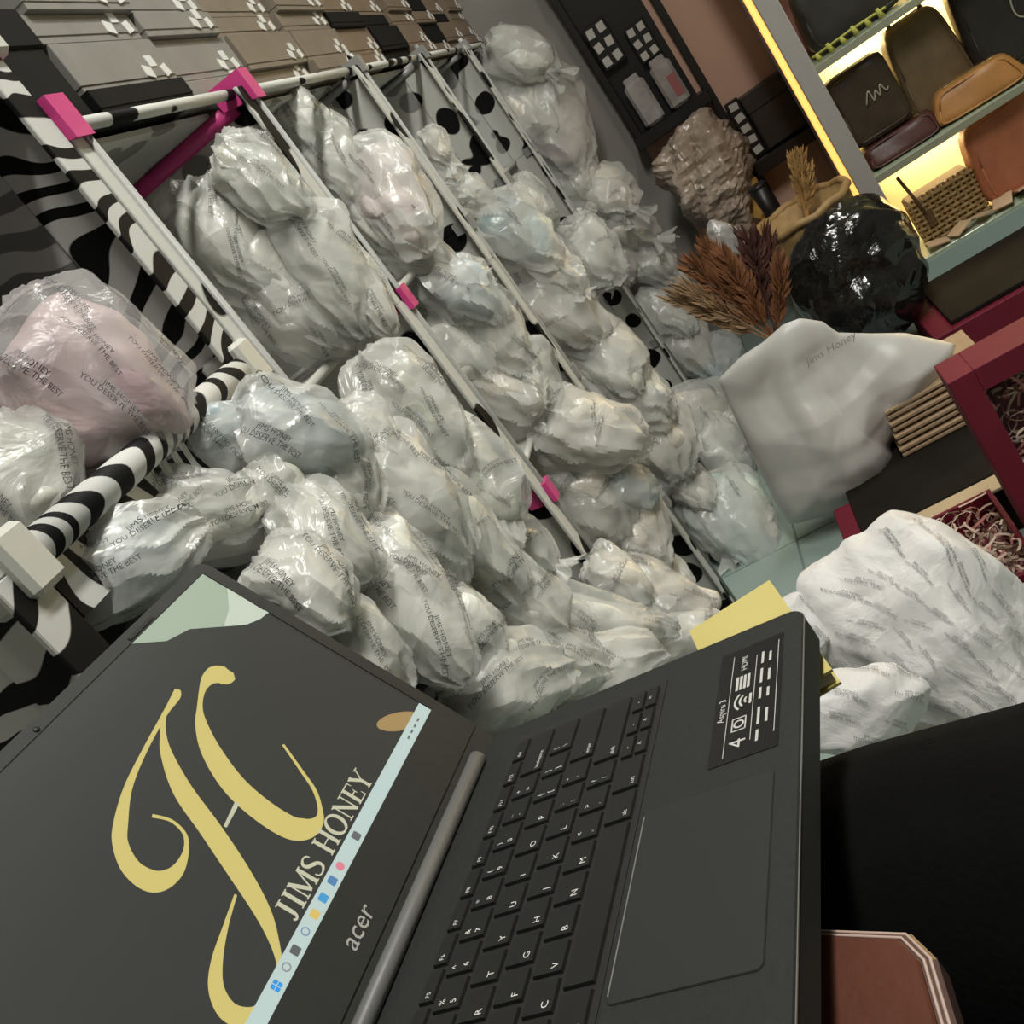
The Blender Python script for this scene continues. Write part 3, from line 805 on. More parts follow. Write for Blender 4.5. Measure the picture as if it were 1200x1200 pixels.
# serif caption
def L_(*st_): return st_
GL = {
 'J': (.58, [[(.30, .97, .16), (.30, .22, .16)], [(.30, .24, .14), (.26, .08, .10), (.14, .03, .09), (.05, .12, .08)], [(.12, .97, .05), (.48, .97, .05)]]),
 'I': (.42, [[(.20, 0, .16), (.20, 1, .16)], [(.04, .025, .05), (.36, .025, .05)], [(.04, .975, .05), (.36, .975, .05)]]),
 'M': (1.04, [[(.14, 0, .06), (.14, 1, .06)], [(.14, 1, .16), (.50, .06, .16)], [(.50, .06, .06), (.85, 1, .06)], [(.88, 0, .16), (.88, 1, .16)], [(.02, .025, .05), (.27, .025, .05)], [(.74, .025, .05), (1.02, .025, .05)], [(.02, .975, .05), (.2, .975, .05)], [(.85, .975, .05), (1.02, .975, .05)]]),
 'S': (.66, [[(.56, .78, .05), (.50, .93, .07), (.32, .98, .07), (.13, .86, .12), (.16, .66, .14), (.36, .52, .15), (.54, .36, .14), (.55, .14, .12), (.32, .02, .07), (.12, .06, .06), (.06, .24, .05)]]),
 'H': (.90, [[(.17, 0, .16), (.17, 1, .16)], [(.71, 0, .16), (.71, 1, .16)], [(.17, .5, .05), (.71, .5, .05)]] + [[(c - .15, y, .05), (c + .15, y, .05)] for c in (.17, .71) for y in (.025, .975)]),
 'O': (.94, [[(.45 + .37 * math.cos(a), .5 + .48 * math.sin(a), .07 + .09 * abs(math.cos(a))) for a in np.linspace(0, 2 * math.pi, 17)]]),
 'N': (.92, [[(.16, 0, .06), (.16, 1, .06)], [(.14, 1, .16), (.76, .03, .16)], [(.76, 0, .06), (.76, 1, .06)], [(.03, .025, .05), (.30, .025, .05)], [(.02, .975, .05), (.2, .975, .05)], [(.62, .975, .05), (.9, .975, .05)]]),
 'E': (.72, [[(.18, 0, .16), (.18, 1, .16)], [(.04, .975, .05), (.60, .975, .05)], [(.18, .5, .05), (.48, .5, .05)], [(.04, .025, .05), (.63, .025, .05)], [(.60, .76, .03), (.60, 1, .06)], [(.63, 0, .06), (.63, .25, .03)], [(.48, .38, .04), (.48, .62, .04)]]),
 'Y': (.82, [[(.10, 1, .15), (.41, .48, .15)], [(.74, 1, .06), (.42, .48, .06)], [(.41, .5, .15), (.41, 0, .15)], [(.25, .025, .05), (.57, .025, .05)], [(0, .975, .05), (.26, .975, .05)], [(.6, .975, .05), (.84, .975, .05)]]),
 ' ': (.45, []),
}
def serif(txt, x, y, width, h, m):
    tot = sum(GL[c][0] for c in txt); sx = width / tot; k = 0
    for c in txt:
        adv, sts = GL[c]
        mb = MB()
        for q in sts:
            g = ribbon([(x + a * sx, y + b * h, w * (sx + h) / 2 * 1.1) for a, b, w in q], .0007 + .00002 * k, 5 if len(q) > 2 else 1); mb.add(g.v, g.f); k += 1
        if sts: lid_part('caption_letter', mb, m, scr)
        x += adv * sx
t0 = px2lid(356, 1088); t1 = px2lid(443, 918)
serif('JIMS HONEY', t0[0], .0542, t1[0] - t0[0], .0125, ivory)
# taskbar, icons, pale corner of the wallpaper and an amber reflection painted as a glowing oval
bar = emis('taskbar_pale', (.50, .62, .58), 1.0)
flat('taskbar', [(SX0, SY0), (SX1 - .0005, SY0), (SX1 - .0005, SY0 + .0088), (SX0, SY0 + .0088)], bar, .0008)
for (zx, zy), c in zip(((610, 1015), (635, 960), (663, 915), (688, 860), (712, 810), (737, 765), (760, 715), (783, 675), (820, 585)),
                       ((.02, .30, .75), (.25, .28, .28), (.10, .11, .11), (.20, .30, .42), (.70, .50, .12), (.05, .32, .62), (.08, .22, .42), (.70, .22, .28), (.12, .13, .13))):
    p = px2lid(80 + zx * .41667, 740 + zy * .41667); p[1] = SY0 + .0044; q = .0024
    im = emis('icon_%d' % zx, c, 1.0)
    if zx == 635 or zx == 688:
        g = ring2(p[0], p[1], .0024, .0008, 0, 360, .0010, 14); lid_part('taskbar_icon', g, im, scr)
    else:
        flat('taskbar_icon', rounded(p[0] - q, p[0] + q, p[1] - q, p[1] + q, .0008 if zx != 783 else .0022, 4), im, .0010)
        if zx == 610:
            bl = emis('icon_line', (.5, .62, .58)); flat('icon_gap', [(p[0] - q, p[1] - .0002), (p[0] + q, p[1] - .0002), (p[0] + q, p[1] + .0002), (p[0] - q, p[1] + .0002)], bl, .0011)
            flat('icon_gap', [(p[0] - .0002, p[1] - q), (p[0] + .0002, p[1] - q), (p[0] + .0002, p[1] + q), (p[0] - .0002, p[1] + q)], bl, .0011)
for k in range(4):
    x = -.042 + .0055 * k; flat('tray_mark', [(x, SY0 + .0038), (x + .003, SY0 + .0038), (x + .003, SY0 + .0050), (x, SY0 + .0050)], emis('icon_820', (.12, .13, .13)), .0010)
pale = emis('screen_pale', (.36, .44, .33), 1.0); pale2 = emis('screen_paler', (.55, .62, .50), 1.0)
def px_poly(pts): return [tuple(px2lid(*p)) for p in pts]
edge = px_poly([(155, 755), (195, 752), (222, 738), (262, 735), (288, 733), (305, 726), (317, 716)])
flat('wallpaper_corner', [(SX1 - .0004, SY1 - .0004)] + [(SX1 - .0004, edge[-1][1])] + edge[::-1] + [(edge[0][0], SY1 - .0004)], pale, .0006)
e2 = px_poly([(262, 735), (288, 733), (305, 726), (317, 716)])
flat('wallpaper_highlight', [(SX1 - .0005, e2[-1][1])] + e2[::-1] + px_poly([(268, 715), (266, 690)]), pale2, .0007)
flat('amber_reflection', px_poly([(468 + 27 * math.cos(a), 846 - 4 * math.cos(a) + 11 * math.sin(a)) for a in np.linspace(0, -2 * math.pi, 25)[:-1]]), emis('screen_amber', (.36, .24, .09)), .00055)  # reflection on the screen painted as an emissive oval
# maker's name under the screen, webcam
V, Fc = text2d('acer', 'LEFT', 1.0, .15); k = .026 / V[:, 0].max()
lid_part('maker_name', MB().add([(-.1805 + x * k, .0215 + y * k, .0013) for x, y in V], Fc), mat('logo_silver', (.60, .60, .58), .35, metal=.4), lap)
lid_part('webcam', MB().lathe([(.0018, 0), (.0018, .0013), (.0001, .0013)], (-.164, .2133, 0), 12), key_m, lap, True)
for s in (-1, 1): lid_part('rubber_bumper', MB().bx(-.164 + s * .09 - .012, -.164 + s * .09 + .012, .2118, .2142, 0, .0018, .0004), key_m, lap)

# ------------------------------------------------------------------ yellow folder under the laptop corner
yel = noisy('yellow_card', (.50, .42, .13), (.56, .48, .17), 15, .6)
pg = mat('page_cream', (.70, .66, .50), .7)
Rf = rotz(math.radians(11.7)); cf = np.array([.4950, .1290, .752])
t = thing('yellow_folder', 'yellow card folder poking out from under the laptop corner', 'folder', (.485, .165, .742))
for nm, dz, th, m, sh in (('back_cover', -.0065, .0016, yel, 0), ('page_block', -.0018, .005, pg, .003), ('front_cover', .0028, .0016, yel, 0)):
    wpart(MB().box(cf + np.array([0, 0, dz]), (.115 - sh, .060 - sh, th), Rf), nm, m, t)

# ------------------------------------------------------------------ seated person in black, stool, wallet
black_cloth = noisy('black_cloth', (.0012, .0012, .0013), (.0022, .0022, .0022), 30, .95, .2, 300, spec=.12)
skm = bpy.data.meshes.new('person')
jv = [(.24, -.29, .655, .14), (.24, -.31, .70, .135), (.24, -.32, .76, .12),
      (.315, -.20, .655, .11), (.345, .02, .645, .100), (.425, .19, .635, .090), (.445, .25, .56, .078), (.44, .22, .30, .062), (.43, .20, .10, .045), (.45, .28, .045, .042),
      (.16, -.20, .655, .11), (.15, .02, .640, .105), (.14, .20, .635, .095), (.145, .25, .56, .078), (.14, .22, .30, .062), (.135, .20, .10, .045), (.13, .28, .045, .042)]
skm.from_pydata([v[:3] for v in jv], [(0, 1), (1, 2), (0, 3), (3, 4), (4, 5), (5, 6), (6, 7), (7, 8), (8, 9), (0, 10), (10, 11), (11, 12), (12, 13), (13, 14), (14, 15), (15, 16)], [])
skm.materials.append(black_cloth)
per = link('person', skm)
smd = per.modifiers.new('skin', 'SKIN'); smd.use_smooth_shade = True
for i, v in enumerate(jv):
    sv = skm.skin_vertices[0].data[i]; sv.radius = (v[3], v[3]); sv.use_root = (i == 0)
sub = per.modifiers.new('sub', 'SUBSURF'); sub.levels = 2; sub.render_levels = 2
tag(per, 'lap and legs of a seated person in black clothes under the laptop', 'person')
t = thing('stool', 'dark padded stool under the seated person in black', 'stool', (.265, -.30, 0))
wpart(MB().lathe([(.02, .46), (.17, .46), (.185, .475), (.185, .505), (.17, .52), (.02, .522)], (.265, -.32, 0), 28), 'seat', mat('stool_pad', (.02, .02, .02), .5), t, True)
sl = mat('stool_leg', (.15, .15, .15), .3, metal=.8)
for a in (45, 135, 225, 315):
    ca, sa = math.cos(math.radians(a)), math.sin(math.radians(a))
    wpart(MB().tube([(.265 + .12 * ca, -.32 + .12 * sa, .462), (.265 + .19 * ca, -.32 + .19 * sa, .0)], .011, 8), 'leg', sl, t, True)
wal_m = noisy('wallet_leather', (.070, .020, .010), (.105, .032, .017), 9, .6, .15, 120, spec=.2)
wal_e = mat('clear_edging', (.11, .065, .055), .15, spec=.6, coat=.3)
t = thing('wallet', 'reddish-brown leather wallet with clear plastic edging under the laptop front', 'wallet', (.27, .11, .745))
Wc = [np.array(at(u, v, 2, .752)[:2]) for u, v in ((932, 1046), (1062, 1086), (1092, 1115), (1122, 1215), (1130, 1290), (935, 1300))]
Wc[0] = Wc[0] + np.array([.006, .05]); Wc[-1] = Wc[-1] + np.array([-.01, .05])
cen = np.mean(Wc, 0)
def shrink(k): return [tuple(cen + (p - cen) * k) for p in Wc]
wpart(slab(shrink(1.0), .738, .7505, .003), 'edging', wal_e, t)
wpart(slab(shrink(.85), .7490, .7530, .0010), 'leather_panel', wal_m, t)
for k in (.89, .95):
    P = shrink(k); P = P + [P[0]]
    wpart(MB().tube([(x, y, .7508 if k < .9 else .7500) for x, y in P[:-1]], .0007, 6, flat=.7), 'seam', mat('seam_thread', (.45, .33, .28), .3), t, True)

# ------------------------------------------------------------------ glass cabinet with handbags
cab_w = mat('cabinet_white', (.40, .38, .36), .35)
cab_in = noisy('cabinet_back', (.78, .66, .42), (.80, .68, .44), 3, .5)
cab_t = noisy('cabinet_teal', (.34, .46, .42), (.38, .50, .46), 4, .3)
glass_e = mat('shelf_glass', (.42, .50, .36), .15, spec=.6)
led = mat('warm_led', (1, .8, .5), .4, emit=(1.0, .74, .36), estr=22)
leak_glow = mat('amber_leak_glow', (1, .7, .3), .4, emit=(1.0, .46, .09), estr=1.3)  # glow colour for warm light leaking past the cabinet side
CX0, CX1, CY0, CY1 = 2.88, 3.26, -1.55, -.215
t = thing('display_cabinet', 'lit white display cabinet with handbags on glass shelves', 'cabinet', ((CX0 + CX1) / 2, (CY0 + CY1) / 2, 0))
wpart(MB().bx(CX0, CX0 + .05, -.268, CY1, .0, 2.05, .003), 'front_post', cab_w, t)
wpart(MB().bx(CX0, CX0 + .05, CY0, CY0 + .053, .0, 2.05, .003), 'front_post', cab_w, t)
wpart(MB().bx(CX0 + .05, CX1, CY1 - .02, CY1, 0, 2.05), 'side_panel', cab_w, t)
wpart(MB().bx(CX0 + .05, CX1, CY0, CY0 + .02, 0, 2.05), 'side_panel', cab_w, t)
wpart(MB().bx(CX1, CX1 + .012, CY0, CY1, 0, 2.05), 'back_panel', cab_in, t)
wpart(MB().bx(CX0 + .004, CX1, CY0 + .053, -.268, .0, .105), 'plinth', cab_t, t)
wpart(MB().bx(CX0 - .03, CX0 + .004, CY0 + .01, -.262, .0, .02, .002), 'kick_strip', mat('kick_pale', (.45, .58, .52), .3), t)
wpart(MB().bx(CX0 - .06, CX0 - .03, CY0 + .01, -.262, .0, .012, .002), 'kick_trim', mat('kick_maroon', (.16, .02, .035), .4), t)
wpart(MB().bx(CX0 + .002, CX1, CY0 + .053, -.268, 2.0, 2.05), 'top_panel', cab_w, t)
SHZ = [.115, .385, .715, 1.05, 1.38, 1.71]
for i, z in enumerate(SHZ):
    wpart(MB().bx(CX0 + .008, CX1, CY0 + .053, -.268, z - .010, z, .001), 'glass_shelf', glass_e, t)
    if i:
        wpart(MB().bx(CX0 + .004, CX0 + .014, CY0 + .053, -.268, z - .018, z + .002, .001), 'shelf_rail', mat('rail_grey', (.30, .31, .22), .4), t)
        wpart(MB().bx(CX1 - .03, CX1 - .012, CY0 + .06, -.28, z - .022, z - .012), 'led_strip', led, t)
wpart(MB().bx(CX0 + .012, CX0 + .040, CY1, CY1 + .016, .12, 2.03, .002), 'light_leak_strip', leak_glow, t)  # added glowing strip in place of light leaking along the cabinet side
for z in SHZ[1:4]:
    l = area('cabinet_led', (CX1 - .05, (CY0 - .28) / 2, z - .03), .05, 1.15, 6.0, (1.0, .74, .40), (0, math.radians(0), 0))

def rbox(x0, x1, y0, y1, z0, z1, ch): return MB().bx(x0, x1, y0, y1, z0, z1, ch)
def handbag(name, label, c, size, m, rz=0.0, ry=0.0, flap=None, strap=None, emblem=None, taper=.82, handle_h=.09, sq=6, group='handbags in the lit cabinet'):
    """c: centre of the base; size: depth x, width y, height z"""
    sx, sy, sz = size
    t = thing(name, label, 'handbag', c, group); t.rotation_euler = (0, ry, rz)
    V, Fc = cubesphere(12)
    rad = (np.abs(V) ** sq).sum(1) ** (-1 / sq); P = V * rad[:, None]
    k = (P[:, 2] + 1) / 2; tp = 1 - (1 - taper) * k
    P = np.column_stack([P[:, 0] * sx / 2 * (1 - .35 * k), P[:, 1] * sy / 2 * tp, k * sz])
    P[:, 0] += .006 * np.sin(P[:, 1] * 40) * k
    MB().add(P, Fc).build('body', m, t, True)
    rim = []
    for a in np.linspace(0, 2 * math.pi, 33):
        cy, cz = np.sign(math.cos(a)) * abs(math.cos(a)) ** (2 / sq), np.sign(math.sin(a)) * abs(math.sin(a)) ** (2 / sq)
        k = (cz * .86 + 1) / 2
        rim.append((-sx / 2 * (1 - .35 * k) * .93, cy * .88 * sy / 2 * (1 - (1 - taper) * k), k * sz))
    MB().tube(rim, .0028, 6).build('piping', m, t, True)
    MB().box((0, 0, sz * .985), (sx * .16, sy * taper * .72, sz * .05), None, .003).build('zip_band', mat('zip_brass', (.35, .25, .10), .35, metal=.8), t)
    if flap:
        f = MB().box((-sx / 2 * .82, 0, sz * .66), (.006, sy * .84 * taper + .01, sz * .5), roty(-.12), .004); f.build('flap', flap, t)
        MB().box((-sx / 2 * .98, 0, sz * .44), (.010, .022, .016), None, .003).build('clasp', mat('brass', (.6, .42, .15), .25, metal=.9), t)
    if strap:
        pts = [(0, -sy * .30 * taper, sz * .92)] + [(-.012, -sy * .30 * taper * math.cos(a), sz * .95 + handle_h * math.sin(a)) for a in np.linspace(.15, math.pi - .15, 12)] + [(0, sy * .30 * taper, sz * .92)]
        MB().tube(pts, .006, 8).build('handle', strap, t, True)
    if emblem: emblem(t, sx, sy, sz)
    return t
leath = lambda n, a, b: noisy(n, a, b, 18, .42, .12, 90)
dk_br = leath('dark_brown_leather', (.040, .026, .014), (.065, .042, .022)); taupe_l = leath('taupe_leather', (.15, .10, .05), (.20, .14, .07))
blk_l = leath('black_leather', (.018, .016, .014), (.032, .028, .022)); tan_l = leath('tan_leather', (.42, .19, .05), (.52, .25, .08))
mar_l = leath('maroon_leather', (.07, .022, .018), (.10, .034, .026)); org_l = leath('orange_leather', (.40, .13, .06), (.50, .18, .09))
silver = mat('silver_emblem', (.62, .58, .48), .3, metal=.5)
def script_emblem(t, sx, sy, sz):
    P = smooth_path([(-.030, .0), (-.012, .030), (-.008, .0), (.004, .022), (.010, .004), (.020, .028), (.028, .006), (.036, .012)], 6)
    MB().tube([(-sx / 2 * .86 - .006, -.02 - x, sz * .48 + y) for x, y in P], .0022, 6).build('emblem', silver, t, True)
def drop_emblem(t, sx, sy, sz):
    P = [(-sx / 2 * .88 - .004, .028 * math.sin(a) * (1 - .55 * (math.cos(a) + 1) / 2), sz * .50 + .045 * math.cos(a)) for a in np.linspace(0, 2 * math.pi, 21)]
    MB().tube(P, .0025, 6).build('emblem', silver, t, True)
handbag('handbag', 'boxy dark brown handbag with silver script on the middle glass shelf', (3.00, -.352, .452), (.10, .165, .20), dk_br, -.05, emblem=script_emblem, taper=.98, sq=10)
p = handbag('handbag', 'flat maroon pouch lying under the dark brown handbag', (2.985, -.375, .387), (.13, .21, .062), mar_l, -.05, taper=.92)
handbag('handbag', 'slouchy taupe tote beside the dark brown handbag', (3.05, -.525, .40), (.12, .20, .27), taupe_l, .1, strap=taupe_l, taper=.75)
handbag('handbag', 'black handbag with a silver drop emblem on the middle glass shelf', (3.03, -.760, .40), (.13, .30, .31), blk_l, 0, emblem=drop_emblem, taper=.9, strap=blk_l)
handbag('handbag', 'tan leather pouch lying in front of the taupe tote', (2.97, -.585, .387), (.12, .26, .085), tan_l, -.1, taper=.7)
handbag('handbag', 'black handbag with green tassels on the upper glass shelf', (3.02, -.42, .717), (.12, .27, .19), blk_l, 0, taper=.88, strap=blk_l)
handbag('handbag', 'dusky rose bag behind the black bag on the upper shelf', (3.13, -.31, .717), (.08, .12, .27), leath('rose_leather', (.24, .10, .09), (.30, .14, .12)), 0, taper=.9)
grn = mat('green_tassel', (.42, .42, .08), .7)
t = thing('tassel_garland', 'yellow-green tassel garland along the upper glass shelf edge', 'garland', (2.90, -.36, .717))
for k in range(6):
    y = -.285 - .034 * k
    wpart(MB().tube([(2.895, y, .742 + .006 * (k % 2)), (2.892, y - .004, .722)], [.004, .009], 7), 'tassel', grn, t, True)
wpart(MB().tube([(2.896, -.275, .738), (2.896, -.38, .741), (2.896, -.475, .738)], .0035, 6), 'cord', grn, t, True)
# woven bag on the lower shelf
wick = noisy('wicker', (.30, .19, .07), (.40, .26, .11), 40, .6); wick_d = mat('wicker_dark', (.12, .07, .03), .7)
t = thing('woven_bag', 'woven straw handbag with dark handle on the lowest shelf', 'handbag', (3.00, -.40, .117), 'handbags in the lit cabinet')
bw, bh = .185, .135
wpart(MB().bx(2.972, 3.055, -.400 - bw / 2 + .004, -.400 + bw / 2 - .004, .117, .117 + bh, .006), 'core', wick_d, t)
for q in range(9):
    z = .122 + q * .0148
    wpart(MB().tube([(2.966 - .003 * math.sin(k * math.pi / 2 + (q % 2) * math.pi), -.400 - bw / 2 + bw * k / 24, z) for k in range(25)], .0055, 6), 'weft_strand', wick, t, True)
for q in range(12):
    y = -.400 - bw / 2 + .010 + q * .0150
    wpart(MB().tube([(2.966 + .004 * math.sin(k * math.pi + (q % 2) * math.pi + .5), y, .119 + bh * k / 9) for k in range(10)], .0045, 6), 'warp_strand', wick, t, True)
wpart(MB().tube([(2.962, -.345, .185), (2.955, -.335, .26), (2.958, -.322, .335)], .005, 7), 'handle', wick_d, t, True)
wpart(MB().box((2.960, -.348, .185), (.008, .022, .05), None, .003), 'tab', wick_d, t)
handbag('handbag', 'orange leather tote leaning at the right of the lowest shelf', (3.00, -.63, .118), (.12, .30, .235), org_l, .1, 0, taper=.86)
cardm = mat('price_card', (.62, .44, .28), .6)
for k in range(5):
    y = -.33 - .062 * k; o = MB().box((0, 0, 0), (.05, .055, .004), rotz(.4 * k) @ rotx(.25 * (-1) ** k), 0).build('paper_tag', cardm); o.location = (2.915, y, .130 + .002 * k)
    tag(o, 'crumpled paper tag, %s from the white post on the lowest shelf' % ORD[k], 'tag', 'paper tags on the lowest shelf')

# ------------------------------------------------------------------ black wall rack with peach panels
rk = mat('rack_black', (.010, .009, .009), .4)
peach = noisy('peach_panel', (.70, .43, .32), (.76, .48, .36), 3, .55)
t = thing('wall_rack', 'black wall rack with peach back panels beside the lit cabinet', 'rack', (3.5, .0, .3))
XR = 3.5
wpart(MB().bx(XR + .035, XR + .05, -.28, .235, .22, 1.75), 'back_panel', peach, t)
wpart(MB().bx(XR + .025, XR + .034, .012, .225, .785, 1.75), 'black_panel', rk, t)
for y0, y1, z0 in ((.220, .243, .75), (-.035, -.010, .20), (-.285, -.262, .20)):
    wpart(MB().bx(XR - .01, XR + .05, y0, y1, z0, 1.75, .002), 'upright', rk, t)
wpart(MB().bx(XR - .07, XR + .05, -.02, .250, .745, .785, .003), 'ledge', rk, t)
wpart(MB().bx(XR - .06, XR + .035, -.275, -.02, .462, .500, .003), 'ledge', rk, t)
wpart(MB().bx(XR - .10, XR - .06, -.275, -.02, .468, .510, .003), 'ledge_lip', rk, t)
wpart(MB().bx(XR - .02, XR + .035, -.035, .243, 1.30, 1.33), 'crossbar', rk, t)
wtag = mat('tag_white', (.62, .60, .56), .5)
def card(label, y0, y1, z0, z1, rows_, cols, grp):
    c = thing('display_card', label, 'card', (XR - .02, (y0 + y1) / 2, z0), grp)
    wpart(MB().bx(XR - .012, XR + .022, y0, y1, z0, z1, .002), 'backing', rk, c)
    for i in range(rows_):
        for j in range(cols):
            yy = y0 + (y1 - y0) * (j + .5) / cols; zz = z0 + (z1 - z0) * (i + .5) / rows_
            wpart(MB().box((XR - .014, yy, zz), (.004, (y1 - y0) / cols * .62, (z1 - z0) / rows_ * .60), rotx(.12 * ((i * 2 + j) % 3 - 1))), 'price_tag', wtag, c)
card('black card with six white tags near the bag-filled shelf side of the rack', .135, .212, 1.005, 1.150, 3, 2, 'tag cards on the rack')
card('black card with white tags next to the peach panel', .035, .105, .955, 1.075, 3, 2, 'tag cards on the rack')
card('black box with a column of five white tags on the lower ledge', -.085, -.040, .512, .705, 5, 1, 'tag cards on the rack')
pk = film('pack_film', (.46, .44, .42), (.30, .28, .27), .25)
for i, (y0, y1, z0, z1, lab) in enumerate(((.125, .195, .787, .935, 'clear packet of white accessories standing on the black rack ledge'), (.030, .100, .787, .935, 'pink and white packet standing on the black rack ledge'))):
    c = thing('packet', lab, 'packet', (XR - .03, (y0 + y1) / 2, z0))
    wpart(MB().bx(XR - .045, XR - .005, y0, y1, z0, z1, .01), 'pouch', pk, c)
    wpart(MB().bx(XR - .035, XR - .015, y0 + .01, y1 - .01, z1 - .004, z1 + .018, .003), 'seal', pk, c)
    if i: wpart(MB().bx(XR - .0475, XR - .0455, y0 + .008, y0 + .035, z0 + .03, z0 + .10), 'pink_print', mat('pink_print', (.42, .14, .14), .5), c)
t = thing('black_case', 'plain black case standing on the lower rack ledge by the amber light', 'case', (XR - .03, -.165, .5))
wpart(MB().bx(XR - .05, XR + .02, -.262, -.088, .512, .690, .006), 'body', blk_l, t)
wpart(MB().bx(XR - .054, XR + .022, -.264, -.086, .640, .698, .004), 'lid', blk_l, t)

# ------------------------------------------------------------------ dried flowers and wrapped bundles in the corner
def plume(parent, a, b, w, m, seed, n=150):
    r = np.random.default_rng(seed); a = np.array(a, float); b = np.array(b, float); ax = unit(b - a); L = np.linalg.norm(b - a)
    s1 = unit(np.cross(ax, unit(CAM - a))); s2 = np.cross(ax, s1)
    mb = MB()
    mb.tube([a, a + ax * L * .5, b], [.003, .002, .001], 5)
    for k in range(n):
        t = r.uniform(.30, 1.0); th = r.uniform(0, 6.28); ww = w * (1 - abs(t - .62) / .62) ** .7 + .004
        side = s1 * math.cos(th) + .5 * s2 * math.sin(th)
        p0 = a + ax * L * (t - .10); p1 = a + ax * L * (t + .04 + .05 * r.uniform()) + side * ww * r.uniform(.5, 1.0)
        q = unit(np.cross(p1 - p0, r.normal(size=3))) * .004; mid = (p0 + p1) / 2 + side * ww * .18
        mb.add([p0, mid - q, p1, mid + q], [(0, 1, 2), (0, 2, 3)])
    return wpart(mb, 'plume', m, parent)
dr = [noisy('dried_rust', (.20, .075, .028), (.30, .13, .055), 30, .8), noisy('dried_maroon', (.075, .026, .020), (.12, .045, .032), 30, .8), noisy('dried_tan', (.34, .21, .11), (.44, .29, .17), 30, .8)]
xb = 2.35
base_p = at(912, 402, 0, xb)
t = thing('dried_bouquet', 'fan of rust and maroon dried plumes behind the white carrier bag', 'bouquet', (base_p[0], base_p[1], 0))
for k, (u, v, w, mi) in enumerate(((792, 330, .030, 2), (800, 300, .045, 0), (822, 282, .050, 0), (842, 290, .040, 0), (872, 268, .050, 1), (892, 262, .045, 1), (914, 296, .030, 0), (780, 345, .028, 2))):
    plume(t, base_p, at(u, v, 0, xb + .02 * (k % 3)), w, dr[mi], 40 + k, 170)
wpart(MB().tube([base_p + np.array([0, 0, .02]), (base_p[0], base_p[1], .012)], [.02, .016], 10), 'stem_bundle', dr[2], t, True)
wpart(MB().lathe([(.05, 0), (.075, .05), (.08, .14), (.055, .22), (.05, .24)], (base_p[0], base_p[1], 0), 20), 'vase', mat('vase_grey', (.18, .17, .16), .4), t, True)
def bundle(name, label, cat, u, v, l, w, ang, x, m, seed, **kw):
    p = at(u, v, 0, x); k = depth(p) / F
    o = parcel(name, p, basis(u, v, ang, p, .1), (l * k / 2, w * k / 2, min(l, w) * k * .42), m, seed, **kw)
    return tag(o, label, cat)
beige_f = film('beige_film', (.46, .38, .31), (.28, .21, .165), .25)
gold_f = film('gold_film', (.60, .36, .10), (.40, .22, .06), .25)
black_f = noisy('black_cushion', (.006, .006, .005), (.012, .011, .010), 12, .6)
bundle('wrapped_bouquet', 'beige film-wrapped bouquet leaning on the wall under the black rack', 'bouquet', 828, 212, 168, 108, 55, 3.27, beige_f, 901, n=34, K=60, cut=.7, stamps=0, ruffle=.07, amp=.030, lam=.08)
bundle('gold_wrap', 'crumpled gold paper at the right side of the beige wrapped bouquet', 'wrapping', 882, 232, 60, 26, 62, 3.30, gold_f, 902, n=12, stamps=0, ruffle=.04, amp=.014)
bundle('wrapped_cushion', 'large round black bundle wrapped in shiny clear film before the cabinet', 'bundle', 1003, 325, 168, 152, 40, 2.62, CLEAR3, 903, n=34, stamps=0, amp=.016, lam=.16, taper=.08, K=26, cut=.85)
bundle('wrapped_bouquet', 'small clear film cone between the rust and maroon plumes', 'bouquet', 850, 288, 70, 34, 62, 2.46, film('grey_film', (.36, .35, .33), (.2, .19, .18), .2), 904, n=14, stamps=0, ruffle=.03)
pb = at(935, 262, 0, 2.72)
t = thing('wicker_basket', 'round wicker basket rim showing above the black wrapped bundle', 'basket', (2.80, pb[1], 0))
wpart(MB().lathe([(.08, 0), (.12, .10), (.135, pb[2] - .03), (.137, pb[2]), (.128, pb[2]), (.12, pb[2] - .04)], (2.83, pb[1] - .02, 0), 26), 'bowl', wick, t, True)
ring_c = np.array([2.83, pb[1] - .02, pb[2]])
wpart(MB().tube([ring_c + np.array([.137 * math.cos(a), .137 * math.sin(a), .004 * math.sin(9 * a)]) for a in np.linspace(0, 2 * math.pi, 37)], .011, 8), 'rim', wick, t, True)
gp = at(940, 250, 0, 2.86)
t = thing('dried_grass', 'golden dried grass standing in the basket beside the amber light', 'dried plant', (gp[0], gp[1], gp[2] - .1))
for k, (u, v) in enumerate(((928, 178), (938, 172), (948, 190))):
    plume(t, gp + np.array([0, 0, -.03]), at(u, v, 0, 2.88), .022, noisy('dried_gold', (.34, .19, .06), (.46, .28, .10), 40, .8), 70 + k, 140)
vp = at(912, 262, 0, 3.08)
t = thing('black_vase', 'tall slim black vase between gold wrap and dried grass', 'vase', (vp[0], vp[1], 0))
wpart(MB().lathe([(.045, 0), (.05, .05), (.05, vp[2] - .05), (.035, vp[2]), (.02, vp[2] + .05), (.026, vp[2] + .12)], (vp[0], vp[1], 0), 20), 'body', rk, t, True)
wpart(MB().lathe([(.026, 0), (.030, .006), (.026, .012)], (vp[0], vp[1], vp[2] + .12), 20), 'lip', rk, t, True)

